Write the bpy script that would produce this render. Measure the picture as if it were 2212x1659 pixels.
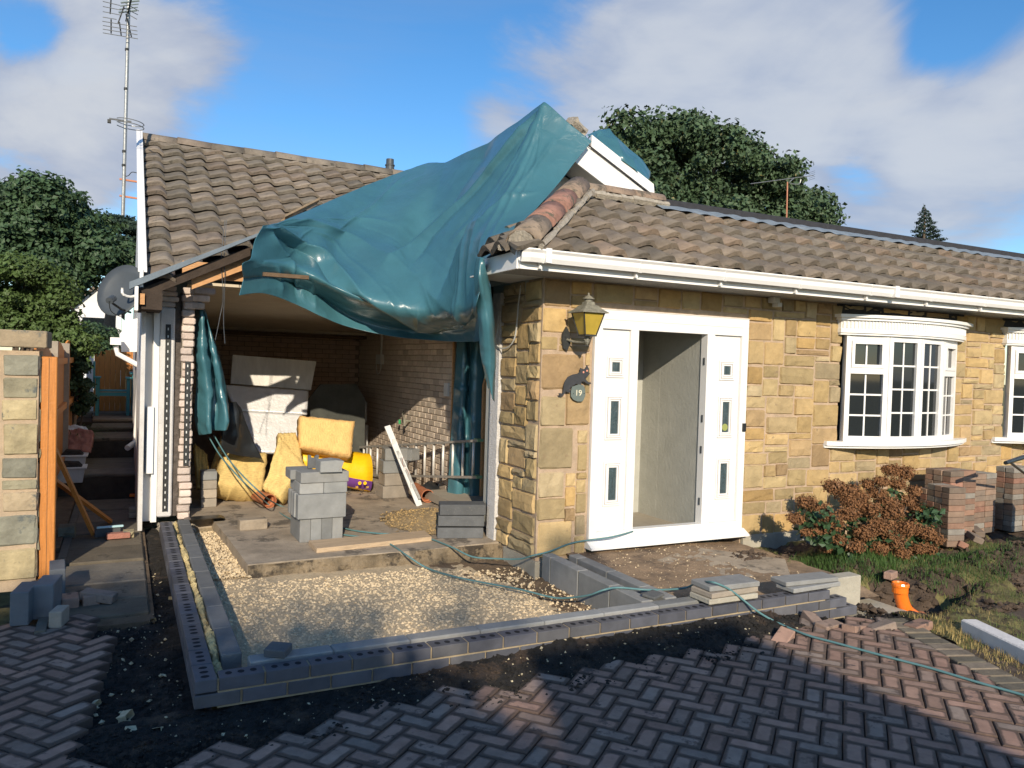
import bpy, math, random
import numpy as np
from mathutils import Vector, Matrix, noise as mnoise
random.seed(7); rng = np.random.default_rng(7)
R = math.radians
scene = bpy.context.scene
C = scene.collection
for o in list(bpy.data.objects): bpy.data.objects.remove(o)

# ------------------------------------------------------------------ camera
CAM = np.array([-3.1973, -5.8366, 1.7378]); YAW, PIT, ROL, FPX = .4646, .0235, .0301, 1677.38
def _axes():
    cy, sy, cp, sp = math.cos(YAW), math.sin(YAW), math.cos(PIT), math.sin(PIT)
    f = np.array([sy*cp, cy*cp, -sp]); r = np.array([cy, -sy, 0.]); u = np.cross(r, f)
    return math.cos(ROL)*r+math.sin(ROL)*u, -math.sin(ROL)*r+math.cos(ROL)*u, f
AR, AU, AF = _axes()
cam_d = bpy.data.cameras.new('camera'); cam = bpy.data.objects.new('camera', cam_d); C.objects.link(cam)
cam_d.sensor_fit = 'HORIZONTAL'; cam_d.sensor_width = 36; cam_d.lens = 36*FPX/2212
cam_d.clip_start = .05; cam_d.clip_end = 5000
cam.matrix_world = Matrix(((AR[0], AU[0], -AF[0], CAM[0]), (AR[1], AU[1], -AF[1], CAM[1]), (AR[2], AU[2], -AF[2], CAM[2]), (0, 0, 0, 1)))
scene.camera = cam

# ------------------------------------------------------------------ light
SUN_EL, SUN_AZ = 23.5, 18.0          # azimuth measured from -Y toward -X
SD = Vector((-math.sin(R(SUN_AZ))*math.cos(R(SUN_EL)), -math.cos(R(SUN_AZ))*math.cos(R(SUN_EL)), math.sin(R(SUN_EL))))
sl = bpy.data.lights.new('sun', 'SUN'); sl.energy = 4.4; sl.angle = R(.53); sl.color = (1.0, .87, .68)
so = bpy.data.objects.new('sun', sl); C.objects.link(so); so.rotation_euler = SD.to_track_quat('Z', 'Y').to_euler()
world = bpy.data.worlds.new('World'); scene.world = world; world.use_nodes = True
wn = world.node_tree; wn.nodes.clear(); WN = wn.nodes.new; WL = wn.links.new
sky = WN('ShaderNodeTexSky'); sky.sky_type = 'NISHITA'; sky.sun_disc = False
sky.sun_elevation = R(SUN_EL); sky.sun_rotation = math.atan2(SD.x, SD.y); sky.air_density = 1.0; sky.dust_density = .25; sky.ozone_density = 3.5
wout = WN('ShaderNodeOutputWorld'); bg = WN('ShaderNodeBackground'); bg.inputs[1].default_value = .15
tc = WN('ShaderNodeTexCoord')
sat = WN('ShaderNodeHueSaturation'); sat.inputs['Saturation'].default_value = 1.22; sat.inputs['Value'].default_value = .92
WL(sky.outputs[0], sat.inputs['Color'])
def wnoise(scale, det, rgh, off, stretch=2.2):
    mp = WN('ShaderNodeMapping'); mp.inputs['Scale'].default_value = (1, 1, stretch); mp.inputs['Location'].default_value = off
    WL(tc.outputs['Generated'], mp.inputs[0])
    n = WN('ShaderNodeTexNoise'); n.inputs['Scale'].default_value = scale; n.inputs['Detail'].default_value = det
    n.inputs['Roughness'].default_value = rgh; n.inputs['Distortion'].default_value = .5; WL(mp.outputs[0], n.inputs['Vector']); return n.outputs[0]
def wmath(op, a, b=None, clamp=False):
    m = WN('ShaderNodeMath'); m.operation = op; m.use_clamp = clamp
    for i, v in enumerate((a, b)):
        if v is None: continue
        if isinstance(v, (int, float)): m.inputs[i].default_value = v
        else: WL(v, m.inputs[i])
    return m.outputs[0]
def wrange(v, a, b):
    m = WN('ShaderNodeMapRange'); m.interpolation_type = 'SMOOTHSTEP'; WL(v, m.inputs[0]); m.inputs[1].default_value = a; m.inputs[2].default_value = b; return m.outputs[0]
n1 = wnoise(2.1, 10, .60, (.4, .2, .0)); n2 = wnoise(7, 5, .5, (2, 1, 0)); n3 = wnoise(1.3, 6, .6, (5, 3, 1), 5)
def skydir(px, py):
    d = AF+AR*(px-1106)/FPX-AU*(py-829.5)/FPX; return d/np.linalg.norm(d)
def blob(px, py, rad, amp):                     # a cloud bank standing in one direction of the sky
    vd = WN('ShaderNodeVectorMath'); vd.operation = 'DISTANCE'; WL(tc.outputs['Generated'], vd.inputs[0]); vd.inputs[1].default_value = tuple(skydir(px, py))
    m = WN('ShaderNodeMapRange'); m.interpolation_type = 'SMOOTHSTEP'; WL(vd.outputs['Value'], m.inputs[0])
    m.inputs[1].default_value = rad/FPX; m.inputs[2].default_value = 0; m.inputs[3].default_value = 0; m.inputs[4].default_value = amp; return m.outputs[0]
cov = n1
for b_ in ((150, 170, 330, .24), (400, 130, 300, .20), (560, 200, 200, .08), (0, 260, 250, .12), (1250, 60, 380, .17), (1600, 120, 420, .26), (1900, 220, 420, .28), (2250, 250, 350, .2), (1450, 260, 300, .14), (2000, 420, 350, .12), (200, 420, 130, .12), (0, 400, 90, .1),
           (1060, 280, 110, .08), (780, 150, 300, -.22), (600, 420, 300, -.14), (2050, 70, 160, -.3), (1850, 360, 110, -.2), (60, 60, 100, -.2)):
    cov = wmath('ADD', cov, blob(*b_))
mask = wmath('MULTIPLY', wrange(cov, .52, .71), .93)
mask = wmath('ADD', mask, wmath('MULTIPLY', wrange(n3, .45, .8), .22), True)
cl = WN('ShaderNodeMix'); cl.data_type = 'RGBA'; cl.inputs[6].default_value = (1.9, 2.3, 3.2, 1); cl.inputs[7].default_value = (3.3, 3.5, 3.85, 1)
WL(wrange(wmath('ADD', cov, wmath('MULTIPLY', n2, .42)), .72, 1.12), cl.inputs[0])
mx = WN('ShaderNodeMix'); mx.data_type = 'RGBA'; WL(mask, mx.inputs[0]); WL(sat.outputs[0], mx.inputs[6]); WL(cl.outputs[2], mx.inputs[7])
WL(mx.outputs[2], bg.inputs[0]); WL(bg.outputs[0], wout.inputs[0])
vs = scene.view_settings; vs.view_transform = 'Standard'; vs.look = 'None'; vs.exposure = 0.3; vs.gamma = 1; vs.use_curve_mapping = False
scene.render.engine = 'CYCLES'

# ------------------------------------------------------------------ measuring: where a line of sight meets a plane of the place
def ray(x, y): return AF+AR*(x-1106)/FPX-AU*(y-829.5)/FPX
def onX(x, y, v): d = ray(x, y); return Vector(CAM+d*(v-CAM[0])/d[0])
def onY(x, y, v): d = ray(x, y); return Vector(CAM+d*(v-CAM[1])/d[1])
def onZ(x, y, v): d = ray(x, y); return Vector(CAM+d*(v-CAM[2])/d[2])
def zm(zx, zy, x0, y0, w): k = w/2212; return ((x0+zx*k)/1.736, (y0+zy*k)/1.736)

# ------------------------------------------------------------------ materials
MATS = {}
VARY = {'sandstone': (.72, 1.18), 'weathered_stone': (.7, 1.2)}
def mat(name, cols, rough=.8, nmix=.25, nscale=6, bump=.2, bscale=60, metal=0, spec=.4, spot=None, spotscale=20, spotamt=.6, coat=0, stripe=None, trans=0, alpha=None, hi=None):
    if name in MATS: return MATS[name]
    m = bpy.data.materials.new(name); m.use_nodes = True; nt = m.node_tree; N = nt.nodes.new; L = nt.links.new
    b = nt.nodes['Principled BSDF']; b.inputs['Roughness'].default_value = rough; b.inputs['Metallic'].default_value = metal
    b.inputs['Specular IOR Level'].default_value = spec; b.inputs['Coat Weight'].default_value = coat
    g = N('ShaderNodeNewGeometry'); pos = g.outputs['Position']
    if isinstance(cols[0], (int, float)): cols = [cols]
    if len(cols) > 1:
        oi = N('ShaderNodeObjectInfo'); rp = N('ShaderNodeValToRGB'); rp.color_ramp.interpolation = 'CONSTANT'
        e = rp.color_ramp.elements
        e[0].position = 0; e[0].color = (*cols[0], 1); e[1].position = 1/len(cols); e[1].color = (*cols[1], 1)
        for i, c in enumerate(cols[2:]): q = e.new((i+2)/len(cols)); q.color = (*c, 1)
        L(oi.outputs['Random'], rp.inputs[0]); col = rp.outputs[0]
        # slight brightness variation
        mm = N('ShaderNodeMath'); mm.operation = 'MULTIPLY'; mm.inputs[1].default_value = 37.7; L(oi.outputs['Random'], mm.inputs[0])
        fr = N('ShaderNodeMath'); fr.operation = 'FRACT'; L(mm.outputs[0], fr.inputs[0])
        mr = N('ShaderNodeMapRange'); L(fr.outputs[0], mr.inputs[0]); mr.inputs[3].default_value, mr.inputs[4].default_value = VARY.get(name, (.8, 1.2))
        hs = N('ShaderNodeHueSaturation'); L(mr.outputs[0], hs.inputs['Value']); L(col, hs.inputs['Color']); col = hs.outputs[0]
    else:
        rgb = N('ShaderNodeRGB'); rgb.outputs[0].default_value = (*cols[0], 1); col = rgb.outputs[0]
    if nmix:
        n = N('ShaderNodeTexNoise'); n.inputs['Scale'].default_value = nscale; n.inputs['Detail'].default_value = 8; n.inputs['Roughness'].default_value = .65
        if stripe:
            mp = N('ShaderNodeMapping'); mp.inputs['Scale'].default_value = stripe; L(pos, mp.inputs[0]); L(mp.outputs[0], n.inputs['Vector'])
        else: L(pos, n.inputs['Vector'])
        mr = N('ShaderNodeMapRange'); L(n.outputs[0], mr.inputs[0]); mr.inputs[1].default_value = .25; mr.inputs[2].default_value = .75
        mr.inputs[3].default_value = 1-nmix; mr.inputs[4].default_value = 1+nmix
        hs = N('ShaderNodeHueSaturation'); L(mr.outputs[0], hs.inputs['Value']); L(col, hs.inputs['Color']); col = hs.outputs[0]
    if spot:
        n = N('ShaderNodeTexNoise'); n.inputs['Scale'].default_value = spotscale; n.inputs['Detail'].default_value = 5; n.inputs['Roughness'].default_value = .7; L(pos, n.inputs['Vector'])
        mr = N('ShaderNodeMapRange'); L(n.outputs[0], mr.inputs[0]); mr.inputs[1].default_value = spotamt; mr.inputs[2].default_value = spotamt+.08
        mi = N('ShaderNodeMix'); mi.data_type = 'RGBA'; L(mr.outputs[0], mi.inputs[0]); L(col, mi.inputs[6]); mi.inputs[7].default_value = (*spot, 1); col = mi.outputs[2]
    L(col, b.inputs['Base Color'])
    if bump:
        n = N('ShaderNodeTexNoise'); n.inputs['Scale'].default_value = bscale; n.inputs['Detail'].default_value = 6; n.inputs['Roughness'].default_value = .6; L(pos, n.inputs['Vector'])
        bp = N('ShaderNodeBump'); bp.inputs['Strength'].default_value = bump; bp.inputs['Distance'].default_value = .02; L(n.outputs[0], bp.inputs['Height']); L(bp.outputs[0], b.inputs['Normal'])
    if alpha is not None: b.inputs['Alpha'].default_value = alpha
    if trans: b.inputs['Transmission Weight'].default_value = trans
    MATS[name] = m; return m

STONE = mat('sandstone', [(.36,.28,.16),(.34,.23,.12),(.47,.34,.17),(.43,.30,.14),(.40,.29,.145),(.46,.32,.145),(.39,.29,.155),(.44,.29,.12),(.37,.29,.165),(.45,.34,.18),(.42,.30,.14),(.41,.31,.16),(.38,.30,.18),(.39,.27,.14),(.44,.31,.15),(.40,.30,.15),(.43,.32,.16)], .9, .22, 7, .55, 26, spot=(.26,.19,.11), spotscale=9, spotamt=.63)
STONE_SIDE = STONE
MORTAR = mat('pink_mortar', [(.43,.32,.225)], .95, .25, 12, .4, 120)
OLDSTONE = mat('weathered_stone', [(.36,.30,.18),(.31,.28,.19),(.38,.31,.18),(.27,.26,.20),(.33,.26,.17)], .9, .35, 7, .5, 28, spot=(.12,.13,.12), spotscale=5, spotamt=.58)
TILE = mat('concrete_roof_tile', [(.175,.15,.122),(.195,.165,.132),(.16,.14,.114),(.21,.175,.14),(.18,.145,.115)], .92, .35, 7, .5, 70, spot=(.10,.09,.07), spotscale=8, spotamt=.60)
TILE2 = mat('lichen_roof_tile', [(.185,.152,.12),(.205,.165,.125),(.165,.14,.112),(.205,.155,.115),(.155,.132,.105)], .92, .3, 9, .5, 80, spot=(.09,.08,.06), spotscale=14, spotamt=.59)
RIDGE = mat('ridge_tile', [(.26,.19,.14),(.30,.16,.12),(.22,.17,.125)], .9, .4, 8, .7, 50, spot=(.12,.10,.075), spotscale=9, spotamt=.53)
FELT = mat('roof_felt', [(.03,.03,.035)], .8, .3, 20, .3, 200)
LEAD = mat('lead_flashing', [(.25,.285,.30)], .5, .3, 10, .3, 30, metal=.15)
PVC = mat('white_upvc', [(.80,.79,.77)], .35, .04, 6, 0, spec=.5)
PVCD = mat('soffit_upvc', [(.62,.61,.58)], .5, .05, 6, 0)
PANEL = mat('door_panel', [(.76,.74,.72)], .4, .05, 6, .03, 200)
GLASS = mat('dark_glass', [(.012,.016,.02)], .04, 0, spec=.9, bump=0)
OBSC = mat('obscure_glass', [(.05,.075,.08)], .12, .5, 60, .5, 60, spec=.8, stripe=(1, 1, .15))
BLUEB = mat('blue_brick', [(.088,.09,.108),(.10,.102,.118),(.078,.08,.095),(.105,.104,.112)], .6, .25, 9, .15, 140, spec=.5, spot=(.17,.17,.18), spotscale=10, spotamt=.66)
HOLE = mat('brick_hole', [(.012,.012,.015)], .9, 0, bump=0)
MORT = mat('sand_mortar', [(.36,.29,.19)], .95, .2, 20, .5, 150)
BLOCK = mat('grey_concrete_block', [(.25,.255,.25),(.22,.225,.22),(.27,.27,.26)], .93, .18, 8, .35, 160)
BLOCKD = mat('dark_block', [(.125,.13,.13),(.11,.115,.12)], .9, .2, 9, .4, 160, spot=(.24,.23,.2), spotscale=70, spotamt=.62)
BLOCKB = mat('pale_block', [(.34,.29,.23),(.32,.28,.23)], .93, .2, 8, .4, 140)
BLUEBLK = mat('blue_grey_block', [(.15,.16,.17),(.14,.15,.16)], .85, .15, 9, .2, 150)
CONC = mat('old_concrete', [(.34,.28,.21)], .95, .4, 3.5, .5, 50, spot=(.13,.11,.085), spotscale=3, spotamt=.54)
CONCL = mat('pale_concrete', [(.40,.37,.30)], .95, .2, 6, .4, 60)
SOIL = mat('dark_soil', [(.026,.023,.02)], 1, .6, 14, 1.0, 90, spot=(.075,.052,.036), spotscale=3.5, spotamt=.54)
SOILB = mat('brown_soil', [(.17,.12,.075)], 1, .45, 6, .9, 60, spot=(.06,.045,.03), spotscale=6, spotamt=.58)
GRAVB = mat('gravel_bed', [(.57,.45,.29)], 1, .3, 45, .8, 120)
GRAV = mat('limestone_gravel', [(.64,.51,.33)], .95, .35, 40, .3, 150)
PEB = mat('pale_pebble', [(.50,.42,.27)], .8, .4, 30, .2, 100)
PCOL = [(.31,.20,.15),(.33,.21,.155),(.28,.20,.155),(.34,.21,.155),(.265,.205,.165)]
PAVER = mat('block_paver', PCOL+[(.31,.22,.17)], .88, .3, 10, .35, 120, spot=(.10,.075,.065), spotscale=7, spotamt=.57)
SAND = mat('jointing_sand', [(.10,.075,.055)], 1, .4, 20, .6, 120)
WOOD = mat('orange_stained_wood', [(.50,.19,.04)], .55, .25, 5, .15, 40, stripe=(14, 14, 1))
WOODN = mat('new_timber', [(.50,.27,.12)], .75, .3, 6, .2, 60, stripe=(2, 2, 20))
WOODO = mat('old_timber', [(.13,.085,.05)], .9, .4, 8, .4, 50)
PLANK = mat('plank_wood', [(.46,.34,.22)], .85, .3, 4, .3, 60, stripe=(1, 12, 12))
RENDER = mat('white_render', [(.62,.61,.60)], .9, .12, 8, .5, 120, spot=(.35,.34,.33), spotscale=5, spotamt=.62)
ROUGHR = mat('roughcast_render', [(.66,.64,.62)], .95, .15, 20, 1.0, 70)
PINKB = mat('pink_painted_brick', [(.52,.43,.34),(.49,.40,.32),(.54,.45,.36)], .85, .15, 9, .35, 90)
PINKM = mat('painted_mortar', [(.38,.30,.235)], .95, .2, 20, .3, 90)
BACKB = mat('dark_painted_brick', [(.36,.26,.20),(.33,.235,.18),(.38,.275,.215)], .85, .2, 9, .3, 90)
PLASTER = mat('plasterboard', [(.58,.50,.38)], .9, .12, 4, .1, 60)
HALLP = mat('hall_plaster', [(.40,.40,.36)], .85, .12, 5, .25, 30)
WOOL = mat('mineral_wool', [(.72,.52,.20),(.70,.50,.18)], 1, .3, 9, .8, 70, stripe=(3, 3, 14))
WOOLO = mat('orange_mineral_wool', [(.80,.50,.19)], 1, .3, 12, .8, 60, stripe=(12, 3, 1))
FOIL = mat('foil_board', [(.80,.80,.81)], .38, .1, 9, .45, 28, metal=.35)
FOILG = mat('grey_foam_board', [(.62,.60,.56)], .55, .16, 3, .3, 30, stripe=(4, 4, .3))
BLACKP = mat('black_plastic', [(.02,.022,.024)], .3, .3, 6, .2, 12)
DKBRD = mat('dark_speckled_board', [(.055,.058,.05)], .7, .4, 5, .2, 60, spot=(.2,.2,.17), spotscale=60, spotamt=.69)
ALU = mat('aluminium', [(.74,.72,.68)], .45, .1, 20, .05, 60, metal=.35)
ALUD = mat('grey_rail', [(.30,.28,.25)], .6, .25, 12, .1, 60, metal=.2)
TERRA = mat('clay_pipe', [(.44,.16,.075)], .5, .2, 8, .1, 60)
ORANGE = mat('orange_pvc', [(.85,.19,.02)], .22, .08, 6, 0, spec=.6)
YEL = mat('yellow_bag', [(.85,.50,.01)], .35, .08, 5, .25, 22, stripe=(1, 1, 6))
PURP = mat('purple_print', [(.18,.06,.28)], .4, .08, 5, .1, 30)
HOSE = mat('green_grey_hose', [(.10,.21,.22)], .5, .1, 30, 0)
IRON = mat('black_iron', [(.025,.027,.027)], .55, .3, 40, .3, 60)
PATINA = mat('weathered_lamp_metal', [(.20,.19,.15)], .7, .5, 25, .3, 60)
AMBER = mat('amber_lamp_glass', [(.42,.30,.05)], .2, .15, 10, .05, 40)
SLATE = mat('green_slate', [(.13,.16,.145)], .6, .15, 14, .15, 60)
CREAM = mat('cream_paint', [(.75,.68,.5)], .6, 0, bump=0)
EYE = mat('pink_eye', [(.65,.28,.2)], .5, 0, bump=0)
GALV = mat('galvanised_steel', [(.30,.31,.31)], .45, .25, 30, .1, 60, metal=.6)
BARK = mat('bark', [(.10,.075,.055)], .95, .4, 12, .6, 30)
LEAFD = mat('dark_leaf', [(.045,.082,.038)], .55, .5, 1.1, 0, spec=.3)
LEAFM = mat('mid_leaf', [(.065,.105,.03)], .55, .5, 1.5, 0, spec=.3)
LEAFR = mat('sycamore_leaf', [(.055,.092,.045)], .55, .45, .9, 0, spec=.3, spot=(.24,.16,.05), spotscale=3.0, spotamt=.62)
LEAFC = mat('conifer_leaf', [(.02,.04,.025)], .7, .3, 3, 0)
LEAFH = mat('hydrangea_leaf', [(.035,.075,.03)], .5, .4, 12, 0)
PETAL = mat('dried_hydrangea', [(.20,.095,.04)], .85, .6, 14, 0, spot=(.33,.19,.11), spotscale=5, spotamt=.60)
GRASSM = mat('lawn_grass', [(.085,.12,.03)], .8, .5, 4, 0, spot=(.26,.20,.085), spotscale=2.2, spotamt=.50)
GRASSG = mat('long_green_grass', [(.05,.10,.02)], .7, .5, 4, 0)
TURF = mat('turf_ground', [(.16,.14,.055)], 1, .5, 9, .8, 60, spot=(.05,.037,.024), spotscale=2.6, spotamt=.56)
TEAL = mat('teal_paint', [(.06,.27,.30)], .6, .1, 8, .1, 40)
WHITEP = mat('white_plastic', [(.60,.61,.60)], .5, .15, 8, .1, 30)
WHITEW = mat('white_wall_paint', [(.72,.72,.74)], .9, .06, 3, .1, 30)
REDR = mat('red_brick', [(.36,.16,.12)], .85, .25, 9, .4, 60)
LIME = mat('whitened_block', [(.66,.64,.62)], .9, .12, 9, .3, 60)
REDB = mat('paver_mix', [(.25,.15,.105),(.22,.155,.115),(.29,.155,.11),(.20,.155,.12),(.26,.18,.13),(.24,.22,.19)], .9, .25, 12, .3, 90)
BLUEPL = mat('pale_blue_board', [(.42,.62,.66)], .5, .1, 8, 0)
DISH = mat('grey_dish', [(.06,.07,.08)], .5, .15, 8, .05, 40)
CRATE = mat('slab_path', [(.165,.135,.095),(.19,.15,.11),(.15,.125,.09),(.17,.15,.12)], .95, .35, 4, .5, 40, spot=(.07,.06,.045), spotscale=4, spotamt=.6)
NBRICK = mat('caster_house_brick', [(.30,.16,.11)], .9, .2, 9, .2, 40)  # walls of the added shadow-casting house, out of view
SENS = mat('grey_plastic', [(.5,.5,.47)], .5, .05, 8, 0)

def tarp_mat():
    m = mat('teal_tarpaulin', [(.048,.145,.180)], .30, .15, 2.0, .0, spec=.65, coat=.0, spot=(.11,.17,.18), spotscale=2.0, spotamt=.72)
    nt = m.node_tree; N = nt.nodes.new; L = nt.links.new; b = nt.nodes['Principled BSDF']
    g = N('ShaderNodeNewGeometry')
    n = N('ShaderNodeTexNoise'); n.inputs['Scale'].default_value = 5; n.inputs['Detail'].default_value = 4; n.inputs['Distortion'].default_value = 1.2; L(g.outputs['Position'], n.inputs['Vector'])
    v = N('ShaderNodeTexVoronoi'); v.feature = 'DISTANCE_TO_EDGE'; v.inputs['Scale'].default_value = 2.3; v.inputs['Randomness'].default_value = 1
    ad = N('ShaderNodeVectorMath'); ad.operation = 'MULTIPLY_ADD'; L(n.outputs['Color'], ad.inputs[0]); ad.inputs[1].default_value = (.5,)*3; L(g.outputs['Position'], ad.inputs[2]); L(ad.outputs[0], v.inputs['Vector'])
    mr = N('ShaderNodeMapRange'); L(v.outputs[0], mr.inputs[0]); mr.inputs[2].default_value = .03; mr.interpolation_type = 'SMOOTHSTEP'
    a = N('ShaderNodeMath'); a.operation = 'MULTIPLY_ADD'; L(mr.outputs[0], a.inputs[0]); a.inputs[1].default_value = .10; L(n.outputs[0], a.inputs[2])
    n2 = N('ShaderNodeTexNoise'); n2.inputs['Scale'].default_value = 260; L(g.outputs['Position'], n2.inputs['Vector'])
    a2 = N('ShaderNodeMath'); a2.operation = 'MULTIPLY_ADD'; L(n2.outputs[0], a2.inputs[0]); a2.inputs[1].default_value = .01; L(a.outputs[0], a2.inputs[2])
    bp = N('ShaderNodeBump'); bp.inputs['Strength'].default_value = .22; bp.inputs['Distance'].default_value = .03; L(a2.outputs[0], bp.inputs['Height']); L(bp.outputs[0], b.inputs['Normal'])
    return m
TARP = tarp_mat()

# ------------------------------------------------------------------ building helpers
WLOC = {}
class MB:
    def __init__(s): s.v = []; s.f = []; s.m = []
    def add(s, vs, fs, mi=0):
        o = len(s.v); s.v += [tuple(p) for p in vs]; s.f += [tuple(i+o for i in f) for f in fs]; s.m += [mi]*len(fs); return s
    def box(s, a, b, mi=0, M=None):
        x0, y0, z0 = a; x1, y1, z1 = b
        vs = [(x0,y0,z0),(x1,y0,z0),(x1,y1,z0),(x0,y1,z0),(x0,y0,z1),(x1,y0,z1),(x1,y1,z1),(x0,y1,z1)]
        if M: vs = [M@Vector(p) for p in vs]
        return s.add(vs, [(0,3,2,1),(4,5,6,7),(0,1,5,4),(1,2,6,5),(2,3,7,6),(3,0,4,7)], mi)
    def bbox(s, a, b, c=.004, mi=0, M=None):      # bevelled box
        (x0,y0,z0),(x1,y1,z1) = a, b; vs = []
        for z, q in ((z0,c),(z0+c,0),(z1-c,0),(z1,c)):
            d = c if q == 0 else c*1.7
            e = 0 if q == 0 else c
            pts = [(x0+d,y0+e),(x1-d,y0+e),(x1-e,y0+d),(x1-e,y1-d),(x1-d,y1-e),(x0+d,y1-e),(x0+e,y1-d),(x0+e,y0+d)]
            vs += [(px,py,z) for px,py in pts]
        if M: vs = [M@Vector(p) for p in vs]
        fs = [tuple(range(7,-1,-1)), tuple(range(24,32))]
        for k in range(3):
            for i in range(8): j = (i+1)%8; fs.append((k*8+i,k*8+j,k*8+8+j,k*8+8+i))
        return s.add(vs, fs, mi)
    def prism(s, pts, n, mi=0):                   # closed polygon extruded along vector n
        n = Vector(n); k = len(pts); vs = [Vector(p) for p in pts]+[Vector(p)+n for p in pts]
        fs = [tuple(range(k-1,-1,-1)), tuple(range(k,2*k))]+[(i,(i+1)%k,k+(i+1)%k,k+i) for i in range(k)]
        return s.add(vs, fs, mi)
    def tube(s, pts, r, n=8, mi=0, caps=True):
        pts = [Vector(p) for p in pts]; rr = r if isinstance(r, (list, tuple)) else [r]*len(pts); vs = []; up = Vector((0,0,1))
        for i, p in enumerate(pts):
            t = (pts[min(i+1,len(pts)-1)]-pts[max(i-1,0)]).normalized()
            a = t.cross(up)
            if a.length < .1: a = t.cross(Vector((1,0,0)))
            a.normalize(); b = t.cross(a)
            vs += [p+(a*math.cos(2*math.pi*k/n)+b*math.sin(2*math.pi*k/n))*rr[i] for k in range(n)]
        fs = [(i*n+k,i*n+(k+1)%n,(i+1)*n+(k+1)%n,(i+1)*n+k) for i in range(len(pts)-1) for k in range(n)]
        if caps: fs += [tuple(range(n-1,-1,-1)), tuple(range((len(pts)-1)*n,len(pts)*n))]
        return s.add(vs, fs, mi)
    def lathe(s, prof, axis, c, n=16, mi=0, square=False):       # prof: (radius, height) pairs up axis z
        vs = []; c = Vector(c)
        for r, h in prof:
            for k in range(n):
                a = 2*math.pi*(k+.5)/n; vs.append(c+Vector((r*math.cos(a), r*math.sin(a), h)))
        fs = [(i*n+k,i*n+(k+1)%n,(i+1)*n+(k+1)%n,(i+1)*n+k) for i in range(len(prof)-1) for k in range(n)]
        return s.add(vs, fs, mi)
    def mesh(s, name, mats, smooth=False):
        me = bpy.data.meshes.new(name); me.from_pydata([tuple(p) for p in s.v], [], s.f)
        for m in (mats if isinstance(mats, (list, tuple)) else [mats]): me.materials.append(m)
        me.polygons.foreach_set('material_index', s.m); me.polygons.foreach_set('use_smooth', [smooth]*len(s.f)); me.update(); return me
    def build(s, name, mats, parent=None, smooth=False, **tags):
        v = np.array([tuple(p) for p in s.v]); c = Vector(((v[:,0].min()+v[:,0].max())/2, (v[:,1].min()+v[:,1].max())/2, v[:,2].min()))
        s.v = [Vector(p)-c for p in s.v]; return link(name, s.mesh(name, mats, smooth), c, parent, **tags)
def link(name, me, wloc, parent=None, rot=None, scale=None, **tags):
    o = bpy.data.objects.new(name, me); C.objects.link(o); wloc = Vector(wloc)
    if parent is not None: o.parent = parent; o.location = wloc-WLOC[parent.name]
    else: o.location = wloc
    if rot is not None: o.rotation_euler = rot
    if scale is not None: o.scale = scale
    WLOC[o.name] = wloc
    for k, v in tags.items(): o[k] = v
    return o
def thing(name, label, category, loc, group=None, kind=None):
    o = bpy.data.objects.new(name, None); C.objects.link(o); o.location = loc; o.empty_display_size = .1; WLOC[o.name] = Vector(loc)
    o['label'] = label; o['category'] = category
    if group: o['group'] = group
    return o
def tri_soup(name, V, F, mats, parent=None, mi=None, smooth=False, **tags):    # numpy mesh
    me = bpy.data.meshes.new(name); V = np.asarray(V, np.float32); F = np.asarray(F, np.int32); k = F.shape[1]
    me.vertices.add(len(V)); me.vertices.foreach_set('co', V.ravel()); me.loops.add(F.size); me.loops.foreach_set('vertex_index', F.ravel())
    me.polygons.add(len(F)); me.polygons.foreach_set('loop_start', np.arange(0, F.size, k, dtype=np.int32)); me.polygons.foreach_set('loop_total', np.full(len(F), k, np.int32))
    for m in (mats if isinstance(mats, (list, tuple)) else [mats]): me.materials.append(m)
    if mi is not None: me.polygons.foreach_set('material_index', np.asarray(mi, np.int32))
    me.polygons.foreach_set('use_smooth', [smooth]*len(F)); me.update(calc_edges=True)
    loc = WLOC[parent.name] if parent is not None else Vector((0,0,0))
    me.transform(Matrix.Translation(-loc)); return link(name, me, loc, parent, **tags)
def rotz(a): return Matrix.Rotation(a, 4, 'Z')
def T(p): return Matrix.Translation(Vector(p))
def fnoise(x, y, s, seed=0, oct=4):
    a = 0; k = 1; f = s
    for _ in range(oct): a += k*mnoise.noise(Vector((x*f+seed*7.3, y*f-seed*3.1, seed*1.7))); k *= .5; f *= 2.03
    return a
def catmull(P, U):                               # P (n,d), U in [0,n-1]
    P = np.asarray(P, float); n = len(P); i = np.clip(np.floor(U).astype(int), 0, n-2); t = (U-i)[:, None]
    p0 = P[np.maximum(i-1, 0)]; p1 = P[i]; p2 = P[i+1]; p3 = P[np.minimum(i+2, n-1)]
    return .5*((2*p1)+(-p0+p2)*t+(2*p0-5*p1+4*p2-p3)*t**2+(-p0+3*p1-3*p2+p3)*t**3)
def spline(pts, n): return [Vector(p) for p in catmull([tuple(p) for p in pts], np.linspace(0, len(pts)-1, n))]

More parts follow.
